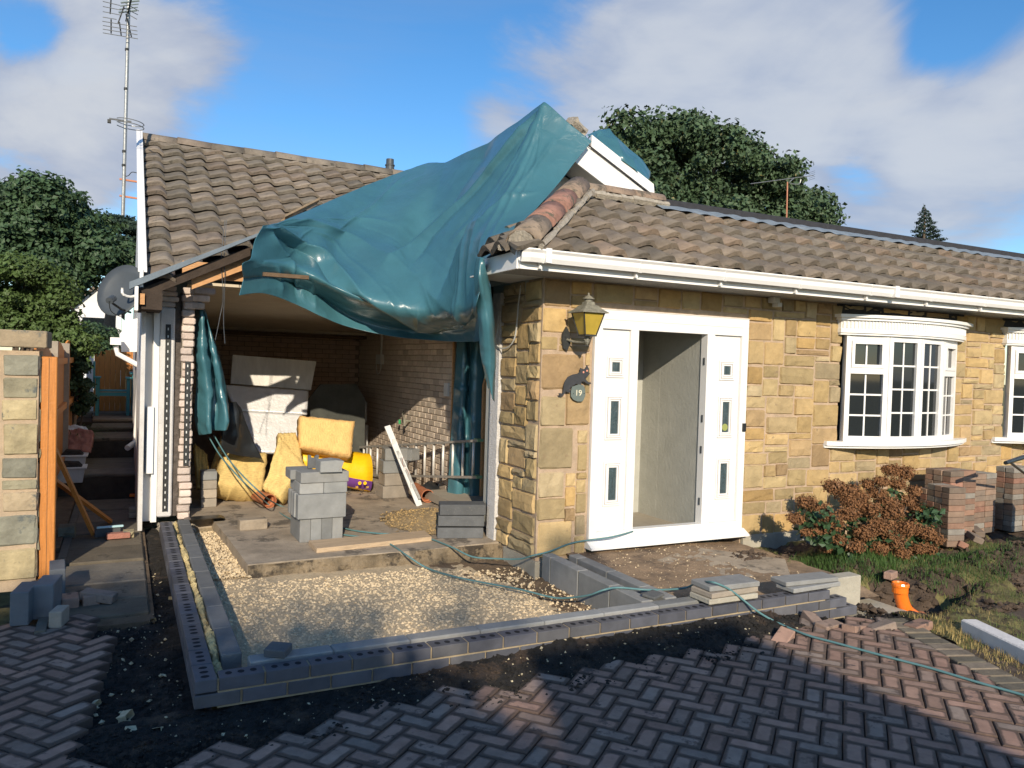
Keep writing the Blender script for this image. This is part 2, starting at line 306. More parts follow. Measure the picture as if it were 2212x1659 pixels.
# ------------------------------------------------------------------ piece meshes
def stone_mesh(seed, nx=5, nz=4):                # rock-faced unit block, face toward -Y, x,z in -.5..+.5, depth 1
    rd = random.Random(seed); vs = []; fs = []
    ins = lambda: rd.uniform(.0, .025)
    us = [0,.055,.35,.66,.945,1]; ws = [0,.075,.5,.925,1]
    for j in range(nz+1):
        for i in range(nx+1):
            u = us[i]-.5; w = ws[j]-.5; e = min(i, nx-i, j, nz-j)
            if e == 0:
                cx = .05 if (i in (0, nx) and j in (0, nz)) else .0
                vs.append((u*(1-cx)-math.copysign(ins(), u), rd.uniform(.1, .35), w*(1-cx)-math.copysign(ins(), w)))
            else:
                f_ = .012 if i in (1, nx-1) else .05; g_ = .016 if j in (1, nz-1) else .07
                vs.append((u+rd.uniform(-f_,f_), -.75*rd.uniform(.35, 1)-.25*(e > 1), w+rd.uniform(-g_,g_)))
    for j in range(nz):
        for i in range(nx): a = j*(nx+1)+i; fs.append((a, a+1, a+nx+2, a+nx+1))
    ring = [i for i in range(nx+1)]+[(j*(nx+1)+nx) for j in range(1, nz+1)]+[nz*(nx+1)+i for i in range(nx-1, -1, -1)]+[j*(nx+1) for j in range(nz-1, 0, -1)]
    o = len(vs); vs += [(vs[r][0], 1, vs[r][2]) for r in ring]; k = len(ring)
    for q in range(k): a, b = ring[q], ring[(q+1)%k]; fs.append((b, a, o+q, o+(q+1)%k))
    me = bpy.data.meshes.new('stone'); me.from_pydata(vs, [], fs); me.polygons.foreach_set('use_smooth', [False]*len(fs)); me.update(); return me
STM = {}
def stones_for(m):
    if m.name not in STM:
        l = []
        for i in range(14): me = stone_mesh(i+100*len(STM)); me.materials.append(m); l.append(me)
        STM[m.name] = l
    return STM[m.name]
def box_mesh(name, dims, m, c=.004):
    mb = MB(); mb.bbox((-dims[0]/2,-dims[1]/2,0), (dims[0]/2,dims[1]/2,dims[2]), c); return mb.mesh(name, m)
def rubble_layout(x0, x1, z0, z1, holes, seed, uw=.055, uh=.0625, fixed=()):
    rd = random.Random(seed); nx = int(round((x1-x0)/uw)); nz = int(round((z1-z0)/uh)); uw = (x1-x0)/nx; uh = (z1-z0)/nz
    g = [[False]*nx for _ in range(nz)]
    for j in range(nz):
        for i in range(nx):
            cx = x0+(i+.5)*uw; cz = z0+(j+.5)*uh
            for hx0, hx1, hz0, hz1 in holes:
                if hx0 < cx < hx1 and hz0 < cz < hz1: g[j][i] = True
    out = []
    for fx0, fx1, fz0, fz1 in fixed:
        out.append((fx0, fx1, fz0, fz1))
        for j in range(nz):
            for i in range(nx):
                if fx0-1e-4 < x0+(i+.5)*uw < fx1 and fz0-1e-4 < z0+(j+.5)*uh < fz1: g[j][i] = True
    for j in range(nz):
        i = 0
        while i < nx:
            if g[j][i]: i += 1; continue
            w = rd.choice((3,4,4,5,5,6,7,8)); h = rd.choice((1,2,2,2,3,3,4))
            if h == 4: w = max(3, min(w, 5))
            if h == 1: w = max(w, 4)
            k = 0
            while k < w and i+k < nx and not g[j][i+k]: k += 1
            rem = 0
            while i+k+rem < nx and not g[j][i+k+rem]: rem += 1
            if rem and rem < 3 and k+rem < 10: k += rem
            hh = 1
            while hh < h and j+hh < nz and not any(g[j+hh][i+q] for q in range(k)): hh += 1
            if j+hh == nz-1 and not any(g[j+hh][i+q] for q in range(k)): hh += 1
            for b in range(hh):
                for q in range(k): g[j+b][i+q] = True
            out.append((x0+i*uw, x0+(i+k)*uw, z0+j*uh, z0+(j+hh)*uh)); i += k
    return out
def lay_stones(parent, rects, m, frame, gap=.012, proud=.03, depth=.06):
    """frame: function (u, w)->world point on face plane, and rotation about Z"""
    fn, rz = frame; ms = stones_for(m); rd = random.Random(len(rects))
    for (a, b, c, d) in rects:
        j_ = min(b-a, d-c)*.035; p = fn((a+b)/2+rd.uniform(-j_, j_), (c+d)/2+rd.uniform(-j_, j_)); r = (0, rd.uniform(-.02, .02), rz)
        o = link('stone', rd.choice(ms), p, parent, rot=r, scale=((b-a-gap*rd.uniform(.6, 1.8))*rd.choice((1,-1)), proud*rd.uniform(.5, 1.35), (d-c-gap*rd.uniform(.6, 1.8))*rd.choice((1,-1))))

# =================================================================== GROUND
def sheet(name, x0, x1, y0, y1, h, step, m, parent=None, inside=None, **tags):
    nx = max(1, int((x1-x0)/step)); ny = max(1, int((y1-y0)/step)); V = []; F = []
    for j in range(ny+1):
        for i in range(nx+1): x = x0+(x1-x0)*i/nx; y = y0+(y1-y0)*j/ny; V.append((x, y, h(x, y)))
    for j in range(ny):
        for i in range(nx):
            if inside and not inside(x0+(x1-x0)*(i+.5)/nx, y0+(y1-y0)*(j+.5)/ny): continue
            a = j*(nx+1)+i; F.append((a, a+1, a+nx+2, a+nx+1))
    return tri_soup(name, V, F, m, parent, smooth=True, **tags)
V = [(-400,-400,-.42),(400,-400,-.42),(400,400,-.42),(-400,400,-.42)]
tri_soup('ground', V, [(0,1,2,3)], TURF, kind='structure')
def g2(x, y, cx, cy, rx, ry, h): return h*math.exp(-((x-cx)/rx)**2-((y-cy)/ry)**2)
def trench_h(x, y):
    top = -.02+.085*max(0, min(1, (x+2.3)/1.5)) if x < .9 else .065-.16*min(1, (x-.9)/.7)
    k = max(0, min(1, (-1.80-y)/.28)); z = top*(1-k)+(-.012)*k+.016*fnoise(x, y, 5, 1)+.012*fnoise(x, y, 22, 2)
    z -= g2(x, y, 1.25, -2.05, .16, .12, .05)
    return z
sheet('soil', -3.5, 2.2, -2.42, -1.74, lambda x, y: trench_h(x, y)-.12*max(0, min(1, (-2.12-y)/.2)), .03, SOIL, kind='structure')
sheet('soil', -3.42, -2.80, -1.78, 2.9, lambda x, y: -.055+.022*fnoise(x, y, 5, 3)+.012*fnoise(x, y, 22, 2), .03, SOIL, kind='structure')
sheet('soil', -9, 6, -9, -2.55, lambda x, y: -.075, 1.5, SOIL, kind='structure')

# --- block paving, herringbone
def pave_zone(x, y):
    if -9 < x < -3.29+.012*math.sin(y*31) and -9 < y < -.05: return y < -.05-.0*(x)
    edge = -2.10-.05*math.sin(x*2.3)
    if x > .45: edge = -1.93-.05*math.sin(x*9)
    if x > 1.2: edge = -1.93-(x-1.2)*.28
    if -1.4 > x: edge = -2.06
    if x < -2.0: edge = -2.03-(-2.0-x)*.27
    if x < -3.06: return y < -2.32 and y < -2.32-(-3.06-x)*6
    kx = 1.825+(-2.283-y)*-.36 if y > -3.4 else 1.825-.36*1.117-.2*(-3.4-y)
    if x > kx-.16: return False
    return -9 < y < edge and x < 3
driveway = MB(); driveway.add([(-9,-9,-.03),(3.3,-9,-.03),(3.3,-2.3,-.03),(-9,-2.3,-.03)], [(0,1,2,3)])
driveway.add([(-9,-2.3,-.032),(-3.35,-2.3,-.032),(-3.35,0,-.032),(-9,0,-.032)], [(0,1,2,3)])
paving = driveway.build('driveway_paving', SAND, kind='structure')
def paver_geo():
    vs = []; at = []
    for z, q, a in ((-.06,0,1),(-.005,0,1),(0,.0055,1),(.0008,.014,.75),(.001,.024,0)):
        w, d = .0975-q, .0475-q; k = q*.5
        for x, y in ((w-k,d),(w,d-k),(w,-d+k),(w-k,-d),(-w+k,-d),(-w,-d+k),(-w,d-k),(-w+k,d)): vs.append((x, y, z)); at.append(a)
    fs = [(l*8+(c+1)%8, l*8+c, l*8+8+c, l*8+8+(c+1)%8) for l in range(4) for c in range(8)]+[tuple(range(39,31,-1))]
    return vs, fs, at
PVV, PVF, PVA = paver_geo()
def dirt_attr(me, vals):
    a = me.attributes.new('joint_dirt', 'FLOAT', 'POINT'); a.data.foreach_set('value', vals)
def dirtify(m):
    nt = m.node_tree; b = nt.nodes['Principled BSDF']; src = b.inputs['Base Color'].links[0].from_socket
    at = nt.nodes.new('ShaderNodeAttribute'); at.attribute_name = 'joint_dirt'; n = nt.nodes.new('ShaderNodeTexNoise'); n.inputs['Scale'].default_value = 14; n.inputs['Detail'].default_value = 5
    g = nt.nodes.new('ShaderNodeNewGeometry'); nt.links.new(g.outputs['Position'], n.inputs['Vector'])
    ma = nt.nodes.new('ShaderNodeMath'); ma.operation = 'MULTIPLY_ADD'; nt.links.new(n.outputs[0], ma.inputs[0]); ma.inputs[1].default_value = 1.5; ma.inputs[2].default_value = -.75
    ad = nt.nodes.new('ShaderNodeMath'); ad.operation = 'ADD'; nt.links.new(at.outputs['Fac'], ad.inputs[0]); nt.links.new(ma.outputs[0], ad.inputs[1])
    mr = nt.nodes.new('ShaderNodeMapRange'); nt.links.new(ad.outputs[0], mr.inputs[0]); mr.inputs[1].default_value = .15; mr.inputs[2].default_value = .85; mr.inputs[4].default_value = .85
    mx_ = nt.nodes.new('ShaderNodeMix'); mx_.data_type = 'RGBA'; nt.links.new(mr.outputs[0], mx_.inputs[0]); nt.links.new(src, mx_.inputs[6]); mx_.inputs[7].default_value = (.075,.052,.04,1); nt.links.new(mx_.outputs[2], b.inputs['Base Color'])
dirtify(PAVER)
me_ = bpy.data.meshes.new('paver'); me_.from_pydata(PVV, [], PVF); me_.materials.append(PAVER); dirt_attr(me_, PVA); pv_meshes = [me_]
pavers = []
ang = R(40); ca, sa = math.cos(ang), math.sin(ang)
for i in range(-90, 90):
    for j in range(-90, 90):
        # herringbone lattice: period vectors (1,1) and (-2... ) in 0.1 units
        for kind in (0, 1):
            # unit cell of 4x... : horizontal brick at (2i + j, j), vertical brick to its right
            if kind == 0: u = (4*i+j)+1.0; w = j+.5; r = 0
            else: u = (4*i+j)+2.5; w = j+0.0; r = math.pi/2
            u *= .1; w *= .1
            x = u*ca-w*sa-1; y = u*sa+w*ca-3
            if not (-6.5 < x < 3 and -5.4 < y < 0): continue
            if pave_zone(x, y): pavers.append((x, y, r))
def vis(p):
    d = np.array(p)-CAM; z = d@AF
    if z < .1: return False
    u = d@AR/z*FPX; v = d@AU/z*FPX
    return abs(u) < 1180 and abs(v) < 900
pavers = [p for p in pavers if vis((p[0], p[1], 0))]
pavers.sort(key=lambda p: (p[0]-CAM[0])**2+(p[1]-CAM[1])**2)
rd = random.Random(3)
rest = MB(); restA = []
for n, (x, y, r) in enumerate(pavers):
    z = rd.uniform(-.004, .004); rr = (rd.uniform(-.012, .012), rd.uniform(-.012, .012), ang+r+rd.uniform(-.012, .012))
    if n < 300: link('paver', pv_meshes[0], (x, y, z), paving, rot=rr)
    else: M_ = T((x, y, z))@rotz(rr[2]); rest.add([M_@Vector(p) for p in PVV], PVF, rd.randrange(5)); restA += PVA
def flatmat(i, c): return mat('paver_tone_%s' % 'abcdef'[i], [c], .88, .3, 10, .35, 120, spot=(.10,.075,.065), spotscale=7, spotamt=.57)
tones = [flatmat(i, c) for i, c in enumerate(PCOL)]
for m_ in tones: dirtify(m_)
dirt_attr(rest.build('paver', tones, paving, kind='stuff').data, restA)
KERBM = mat('mossy_kerb', [(.17,.14,.10),(.15,.13,.095),(.19,.155,.115)], .95, .35, 9, .4, 90)
# kerb course at the lawn side
kb = thing('kerb_edging', 'line of weathered kerb bricks edging the block paving beside the lawn', 'kerb', (1.7,-2.6,0))
for k in range(30):
    y = -2.16-k*.105*.94; x = 1.84+(y+2.16)*.36; a = math.atan2(-1, -.36)+math.pi/2
    mb = MB(); mb.bbox((-.0975,-.0475,-.06), (.0975,.0475,.002+rd.uniform(0,.005)), .006, M=T((x-.07, y, 0))@rotz(a+rd.uniform(-.02,.02))); mb.build('kerb_brick', KERBM, kb)

# --- pebbles and crumbs
def crumbs(name, n, area, r0, r1, hf, m, inside=None, parent=None, **tags):
    octv = np.array([(1,0,0),(-1,0,0),(0,1,0),(0,-1,0),(0,0,1),(0,0,-1)], float)
    octf = np.array([(0,2,4),(2,1,4),(1,3,4),(3,0,4),(2,0,5),(1,2,5),(3,1,5),(0,3,5)])
    Vs = []; Fs = []; k = 0
    while k < n:
        x = rng.uniform(area[0], area[1]); y = rng.uniform(area[2], area[3])
        if inside and not inside(x, y): n -= 0; k += 1; continue
        r = r0+(r1-r0)*rng.random()**2.5; s = r*rng.uniform(.6, 1.25, 3); s[2] *= .75
        q = octv*s*rng.uniform(.75, 1.2, (6,1)); a = rng.uniform(0, 6.28); t = rng.uniform(-.6, .6)
        Rm = np.array([[math.cos(a),-math.sin(a),0],[math.sin(a),math.cos(a),0],[0,0,1]])@np.array([[1,0,0],[0,math.cos(t),-math.sin(t)],[0,math.sin(t),math.cos(t)]])
        Fs.append(octf+6*len(Vs)); Vs.append(q@Rm.T+[x, y, hf(x, y)+r*.25]); k += 1
    return tri_soup(name, np.concatenate(Vs), np.concatenate(Fs), m, parent, **tags)
crumbs('pebbles', 230, (-3.35,-2.9,-2.6,1.2), .003, .018, lambda x, y: -.045+.02*fnoise(x, y, 5, 3), PEB, kind='stuff', label='pale pebbles scattered on the dark soil of the trench', category='pebbles')
crumbs('pebbles', 260, (-3.0,2.0,-2.15,-1.8), .003, .014, trench_h, PEB, kind='stuff', label='pebbles scattered on soil in front of the blue brick wall', category='pebbles')
crumbs('soil_crumbs', 7000, (-3.4,2.1,-2.3,-1.8), .004, .018, trench_h, SOIL, kind='stuff', label='loose dark soil crumbs in front of the brick wall', category='soil')
crumbs('soil_crumbs', 4500, (-3.35,-2.88,-1.9,1.6), .004, .018, lambda x, y: -.055+.022*fnoise(x, y, 5, 3), SOIL, kind='stuff', label='loose dark soil crumbs beside the left path', category='soil')
for (px, py, s) in ((268,1548,.03),(283,1582,.025),(342,1578,.025),(205,1520,.02),(373,1292,.02),(330,1340,.02)):
    p = onZ(px, py, -.03); st = bpy.data.objects.new('lump_of_stone', stone_mesh(int(px))); st.data.materials.append(PEB); C.objects.link(st)
    st.location = p; st.scale = (s*2, s*1.1, s*1.2); st.rotation_euler = (.3, .2, px)
    st['label'] = {268:'flat cream stone nearest the left paving edge',283:'cream stone lowest in the dark trench',342:'cream stone right of the two lowest ones in the trench',205:'small cream chip at the left paving points',373:'yellowish stone close beside the side brick wall',330:'small cream stone halfway up the dark trench'}[px]; st['category'] = 'stone'; st['group'] = 'cream stones on the trench soil'

# --- gravel bed inside the foundation
def grav_h(x, y):
    z = -.035+.012*fnoise(x, y, 3, 5)+.006*fnoise(x, y, 14, 6)+g2(x, y, -1.3, -.7, 1.2, .8, .03)
    z -= .035*max(0, min(1, (x+.62+(y+.6)*.25)/.25)) if True else 0
    return z
def gravel_in(x, y): return x < -.42+(-y-.0)*.12+.05*math.sin(y*9) and y < .45 if x > -2.15 else True
sheet('gravel_bed', -2.62, .02, -1.58, .70, grav_h, .035, GRAVB, kind='structure', inside=lambda x, y: x < -.36+(-y)*.12)
sheet('soil', -.75, .03, -1.58, .72, lambda x, y: -.07+.02*fnoise(x, y, 6, 8)+.02*fnoise(x,y,20,2), .03, SOILB, kind='structure')
crumbs('gravel', 17000, (-2.6,-.15,-1.55,.62), .003, .017, lambda x, y: grav_h(x, y)-.003, GRAV, inside=gravel_in, kind='stuff', label='cream limestone gravel filling the space inside the new foundation', category='gravel')
crumbs('gravel', 700, (-.55,.0,-1.5,.3), .005, .02, lambda x, y: -.06, GRAV, kind='stuff', label='scattered limestone chips on brown soil beside the cross wall', category='gravel')
sheet('gravel_bed', -2.62, -2.2, .65, 2.6, lambda x, y: -.02+.02*fnoise(x, y, 5, 4), .05, GRAVB, kind='structure')
crumbs('gravel', 1800, (-2.6,-2.25,.6,2.4), .005, .022, lambda x, y: -.015, GRAV, kind='stuff', label='limestone gravel strip between the inner blocks and old slab', category='gravel')

# --- concrete floor slab of the old garage
slab = MB()
fp = [(-2.28,.63),(-1.6,.66),(-.9,.63),(-.2,.68),(.05,.72)]
back = [(.6,2.45),(.6,7.4),(-2.6,7.4),(-2.6,2.62),(-2.36,2.6),(-2.31,1.6)]
poly = fp+[(.05,.95),(.6,.95)]+back
slab.prism([(x, y, -.12) for x, y in poly], (0,0,.2))
slab.build('concrete_slab', CONC, kind='structure')
V = []; F = []; nx = 120
for i in range(nx+1):
    x = -2.28+2.34*i/nx; yy = .63+.04*i/nx
    for j in range(9):
        z = .075-.17*j/8; V.append((x, yy-.012-.02*j/8-.018*abs(fnoise(x*1.3, z*3, 4, 6))-.008*fnoise(x, z*2, 16, 7)*(j > 0), z))
F = [(i*9+j, i*9+j+1, i*9+10+j, i*9+9+j) for i in range(nx) for j in range(8)]
tri_soup('slab_footing', V, F, mat('muddy_concrete', [(.20,.155,.10)], .95, .5, 6, .8, 40, spot=(.06,.048,.035), spotscale=4, spotamt=.50), smooth=False, kind='structure')
# forecourt in front of the door
def fore_h(x, y): return .085+.03*(y+.7)*.6+.012*fnoise(x, y, 3, 9)+.008*fnoise(x, y, 15, 9)-.05*max(0, x-1.5)-.05*max(0,(-1.25-y))*3
sheet('door_forecourt_soil', .30, 2.3, -1.62, .02, fore_h, .035, mat('sandy_soil', [(.27,.19,.12)], 1, .4, 5, .8, 50, spot=(.14,.10,.07), spotscale=3, spotamt=.55), kind='structure')
crumbs('chippings', 600, (.32,2.0,-1.4,-.03), .003, .010, fore_h, GRAV, kind='stuff', label='stone chippings strewn on the sandy soil below the door', category='chippings')
slab2 = MB(); slab2.prism([(.95,-.45,.06),(1.6,-.16,.06),(2.15,-.75,.04),(1.75,-1.2,.03),(1.2,-1.05,.04)], (0,0,.035)); slab2.build('buried_slab', CONC, kind='structure')

# --- lawn
def lawn_h(x, y):
    z = -.02+.03*fnoise(x, y, 1.6, 11)+.018*fnoise(x, y, 6, 12)
    z += g2(x, y, 1.95, -.55, .40, .30, .13)+g2(x, y, 2.9, -.95, .5, .3, .10)+g2(x, y, 4.4, -1.55, .8, .35, .24)+g2(x, y, 5.2, -2.3, .9, .4, .08)+g2(x,y,3.6,-2.2,.5,.3,.05)
    z -= g2(x, y, 2.50, -1.60, .33, .27, .55)+g2(x, y, 3.0, -1.72, .3, .1, .22)+g2(x, y, 4.0, -2.0, .5, .12, .12)+g2(x, y, 2.2, -1.3, .2, .5, .2)
    z -= g2(x, y, 2.25, -2.0, .15, .12, .1)
    if y > -.5: z += .05*(y+.5)
    z -= .10*max(0, -2.6-y)*.3
    return z
def lawn_in(x, y):
    if y > -1.75: return x > 1.72
    k = 1.92-.36*(-2.2-y) if y > -3.5 else 1.45
    return x > k
def grassy(x, y): return fnoise(x, y, 1.9, 21)+.5*fnoise(x, y, 6, 5)+.06-1.5*math.exp(-((x-1.95)/.55)**2-((y+.6)/.5)**2)-2*math.exp(-((x-2.45)/.35)**2-((y+1.6)/.3)**2)-.7*math.exp(-((x-4.4)/.9)**2-((y+1.75)/.25)**2) > 0
CLOD = mat('clod_soil', [(.085,.06,.042)], 1, .5, 12, .8, 60)
lawn = sheet('lawn', 1.3, 7.5, -4.6, .05, lambda x, y: lawn_h(x, y)+(0 if grassy(x, y) else -.02+.035*fnoise(x, y, 7, 31)+.012*fnoise(x, y, 25, 32)), .03, [TURF, CLOD], kind='structure', inside=lawn_in)
lawn.data.polygons.foreach_set('material_index', [0 if grassy(p.center.x, p.center.y) else 1 for p in lawn.data.polygons])
sheet('lawn', 7.5, 14, -6, .05, lambda x, y: -.02, .5, TURF, kind='structure')
def blades(name, n, area, h0, h1, w, hf, m, inside, **tags):
    P = []
    while len(P) < n:
        x = rng.uniform(area[0], area[1]); y = rng.uniform(area[2], area[3])
        if inside(x, y): P.append((x, y, hf(x, y)))
        else: n -= .5
    P = np.array(P); n = len(P); a = rng.uniform(0, 6.28, n); L = rng.uniform(h0, h1, n); t = rng.uniform(.2, 1.1, n)
    dx = np.cos(a); dy = np.sin(a); W = w*rng.uniform(.6, 1.3, n)
    b0 = P+np.c_[-dy*W, dx*W, 0*a]; b1 = P+np.c_[dy*W, -dx*W, 0*a]
    mid = P+np.c_[dx*np.sin(t)*L*.35, dy*np.sin(t)*L*.35, np.cos(t*.6)*L*.6]; tip = P+np.c_[dx*np.sin(t)*L*.9, dy*np.sin(t)*L*.9, np.cos(t)*L]
    m0 = mid+np.c_[-dy*W*.7, dx*W*.7, 0*a]; m1 = mid+np.c_[dy*W*.7, -dx*W*.7, 0*a]
    V = np.stack([b0, b1, m1, m0, tip], 1).reshape(-1, 3); i = np.arange(n)[:, None]*5
    F = np.concatenate([i+[0,1,2], i+[0,2,3], i+[3,2,4]]); return tri_soup(name, V, F, m, **tags)
blades('grass', 26000, (1.3,6.5,-4.0,-.1), .015, .05, .0016, lawn_h, GRASSM, lambda x, y: lawn_in(x, y) and grassy(x, y), kind='stuff', label='thin yellowing lawn grass on the turned up turf', category='grass')
blades('grass', 3500, (2.1,3.3,-1.35,-.55), .04, .12, .0025, lawn_h, GRASSG, lambda x, y: math.hypot((x-2.65)/.6, (y+.95)/.35) < 1 and (x-2.45)**2+(y+1.5)**2 > .09, kind='stuff', label='long green grass tuft at the edge of the dug hole', category='grass')
blades('grass', 2600, (3.0,4.3,-1.9,-.9), .03, .09, .0022, lawn_h, GRASSG, lambda x, y: math.hypot((x-3.6)/.65, (y+1.4)/.45) < 1, kind='stuff', label='shaded green grass below the dried hydrangea', category='grass')
blades('dead_grass', 5000, (1.3,2.6,-4.2,-2.0), .02, .07, .0018, lawn_h, mat('straw', [(.33,.25,.10)], .9, .4, 8, 0), lambda x, y: lawn_in(x, y) and x < 2.15-.36*(-2.2-y), kind='stuff', label='straw coloured grass fringe along the kerb', category='grass')
crumbs('soil_clods', 3500, (1.7,5.5,-2.3,-.2), .01, .05, lambda x, y: lawn_h(x, y)-.015, CLOD, inside=lambda x, y: not grassy(x, y), kind='stuff', label='lumps of dug earth between patches of turf', category='soil')

# =================================================================== BUNGALOW
house = thing('bungalow', 'sandstone bungalow with brown tiled roofs, white gutters and an opened up garage bay', 'house', (0,0,0))
WTOP = 2.5
frontb = MB()
# mortar backing panels round door and windows
DX0, DX1, DZ0, DZ1 = .515, 2.31, .10, 2.27
W1 = (3.62, 5.50, 1.0, 2.40); W2 = (6.49, 8.37, 1.0, 2.40)
def backing(mb, x0, x1, z0, z1, holes, y0, y1):
    xs = sorted({x0, x1, *[h[0] for h in holes], *[h[1] for h in holes]})
    for a, b in zip(xs, xs[1:]):
        hs = [h for h in holes if h[0] <= a and h[1] >= b]
        if not hs: mb.box((a, y0, z0), (b, y1, z1))
        else:
            h = hs[0]
            if h[2] > z0: mb.box((a, y0, z0), (b, y1, h[2]))
            if h[3] < z1: mb.box((a, y0, h[3]), (b, y1, z1))
holes = [(DX0, DX1, DZ0-.3, DZ1), W1, W2]
backing(frontb, .004, 9.2, -.35, WTOP, holes, .004, .28)
fw = frontb.build('front_wall', MORTAR, house)
quoins = [(0,.36,.07,.40),(0,.30,.40,.60),(0,.27,.60,.84),(0,.36,.84,1.22),(0,.26,1.22,1.50),(.26,.515,1.22,1.53),(0,.44,1.53,1.86),(0,.24,2.02,2.25),(.24,.44,2.02,2.25)]
rects = rubble_layout(.0, 9.2, .07, 2.4975, [(DX0, DX1, 0, DZ1+.02), (W1[0], W1[1], .99, 2.42), (W2[0], W2[1], .99, 2.42)], 5, fixed=quoins)
rects = [r for r in rects if r[0] < 7.6]
print('front stones', len(rects))
lay_stones(fw, rects, STONE, (lambda u, w: Vector((u, 0.002, w)), 0), gap=.007, proud=.026)
# return face (x = 0)
sb = MB(); sb.box((.003,.29,-.2), (.28,.76,WTOP)); sw = sb.build('side_return', MORTAR, house)
rr_ = rubble_layout(.02, .76, .07, 2.4975, [], 12, uw=.062, uh=.0625)
lay_stones(sw, rr_, STONE, (lambda u, w: Vector((.0, u, w)), -math.pi/2), proud=.042, gap=.008)
mb = MB(); mb.box((-.01,-.02,-.2), (.5,.6,.06)); mb.build('wall_footing', CONCL, house)
mb = MB(); mb.box((-.035,.762,-.02), (.25,.93,2.42)); mb.build('rendered_wall_end', ROUGHR, house)
mb = MB(); mb.box((2.32,-.035,-.1), (3.4,.003,.12)); mb.build('plinth', CONCL, house)

# door frame
DF = MB(); y0, y1 = -.028, .06
DF.box((.52,y0,.20), (.600,y1,2.175)); DF.box((2.225,y0,.20), (2.305,y1,2.175)); DF.box((.52,y0,2.176), (2.305,y1,2.26))
DF.box((.52,y0-.006,2.262), (2.305,y1,2.268))
DF.box((.601,y0,2.095), (2.224,y1,2.174)); DF.box((.601,y0,.20), (2.224,y1,.275))
DF.box((.905,y0,.276), (.990,y1,2.094)); DF.box((1.790,y0,.276), (1.880,y1,2.094))
DF.prism([(.50,-.115,.135),(.50,-.115,.150),(.50,-.03,.199),(.50,.08,.199),(.50,.08,.135)], (1.83,0,0))
door = DF.build('door_frame', PVC, house)
for n, (a, b) in enumerate(((.602,.904),(1.881,2.223))):
    mb = MB(); mb.box((a, .0, .277), (b, .03, 2.093)); mb.build('side_panel', PANEL, door)
    cx = (a+b)/2+.01
    for (z0, z1) in ((1.66,1.85),(1.10,1.50),(.50,.90)):
        w = .095; q = MB()
        for d, t, yy in ((.0,.016,-.012),(.02,.014,-.02),(.038,.014,-.014)):
            X0, X1, Z0, Z1 = cx-w+d, cx+w-d, z0+d, z1-d
            q.box((X0,yy,Z0),(X1,.0,Z0+t)); q.box((X0,yy,Z1-t),(X1,.0,Z1)); q.box((X0,yy,Z0+t),(X0+t,.0,Z1-t)); q.box((X1-t,yy,Z0+t),(X1,.0,Z1-t))
        q.build('panel_moulding', PANEL, door)
        g = MB(); g.box((cx-w+.052,-.004,z0+.052), (cx+w-.052,-.0005,z1-.052)); g.build('pane', OBSC, door)
mb = MB(); mb.box((2.262,-.045,1.16),(2.30,-.029,1.24)); mb.build('door_bell', BLACKP, door)
mb = MB()
for z in (.45,.95,1.25,1.8): mb.box((1.785,.0,z),(1.7895,.02,z+.07))
mb.build('lock_keep', DISH, door)
st = MB(); st.lathe([(.0,0),(.035,0),(.035,.002),(0,.002)], 0, (0,0,0), 18); s_ = st.build('door_sticker', mat('green_sticker', [(.30,.33,.10)], .5, 0, bump=0), door); s_.rotation_euler = (math.pi/2, 0, 0); s_.location = Vector((2.062,-.0045,1.2))-WLOC[door.name]
# hallway behind the door
H = MB(); H.box((.1,.3,.10),(2.9,3.0,.20)); H.build('hall_floor', mat('hall_floor', [(.33,.29,.23)], .9, .15, 5, .1, 40), house)
H = MB(); H.box((.0,1.0,.2),(1.799,1.1,2.5)); H.box((1.80,.061,.2),(1.90,1.3,2.5)); H.box((.30,.3,.2),(.40,1.3,2.5)); xq = onY(1450,900,.7).x; H.box((xq,.7,.2),(1.799,.999,2.5)); H.build('hall_wall', HALLP, house)
H = MB(); H.box((0,.28,2.40),(2.6,3,2.5)); H.build('hall_ceiling', HALLP, house)

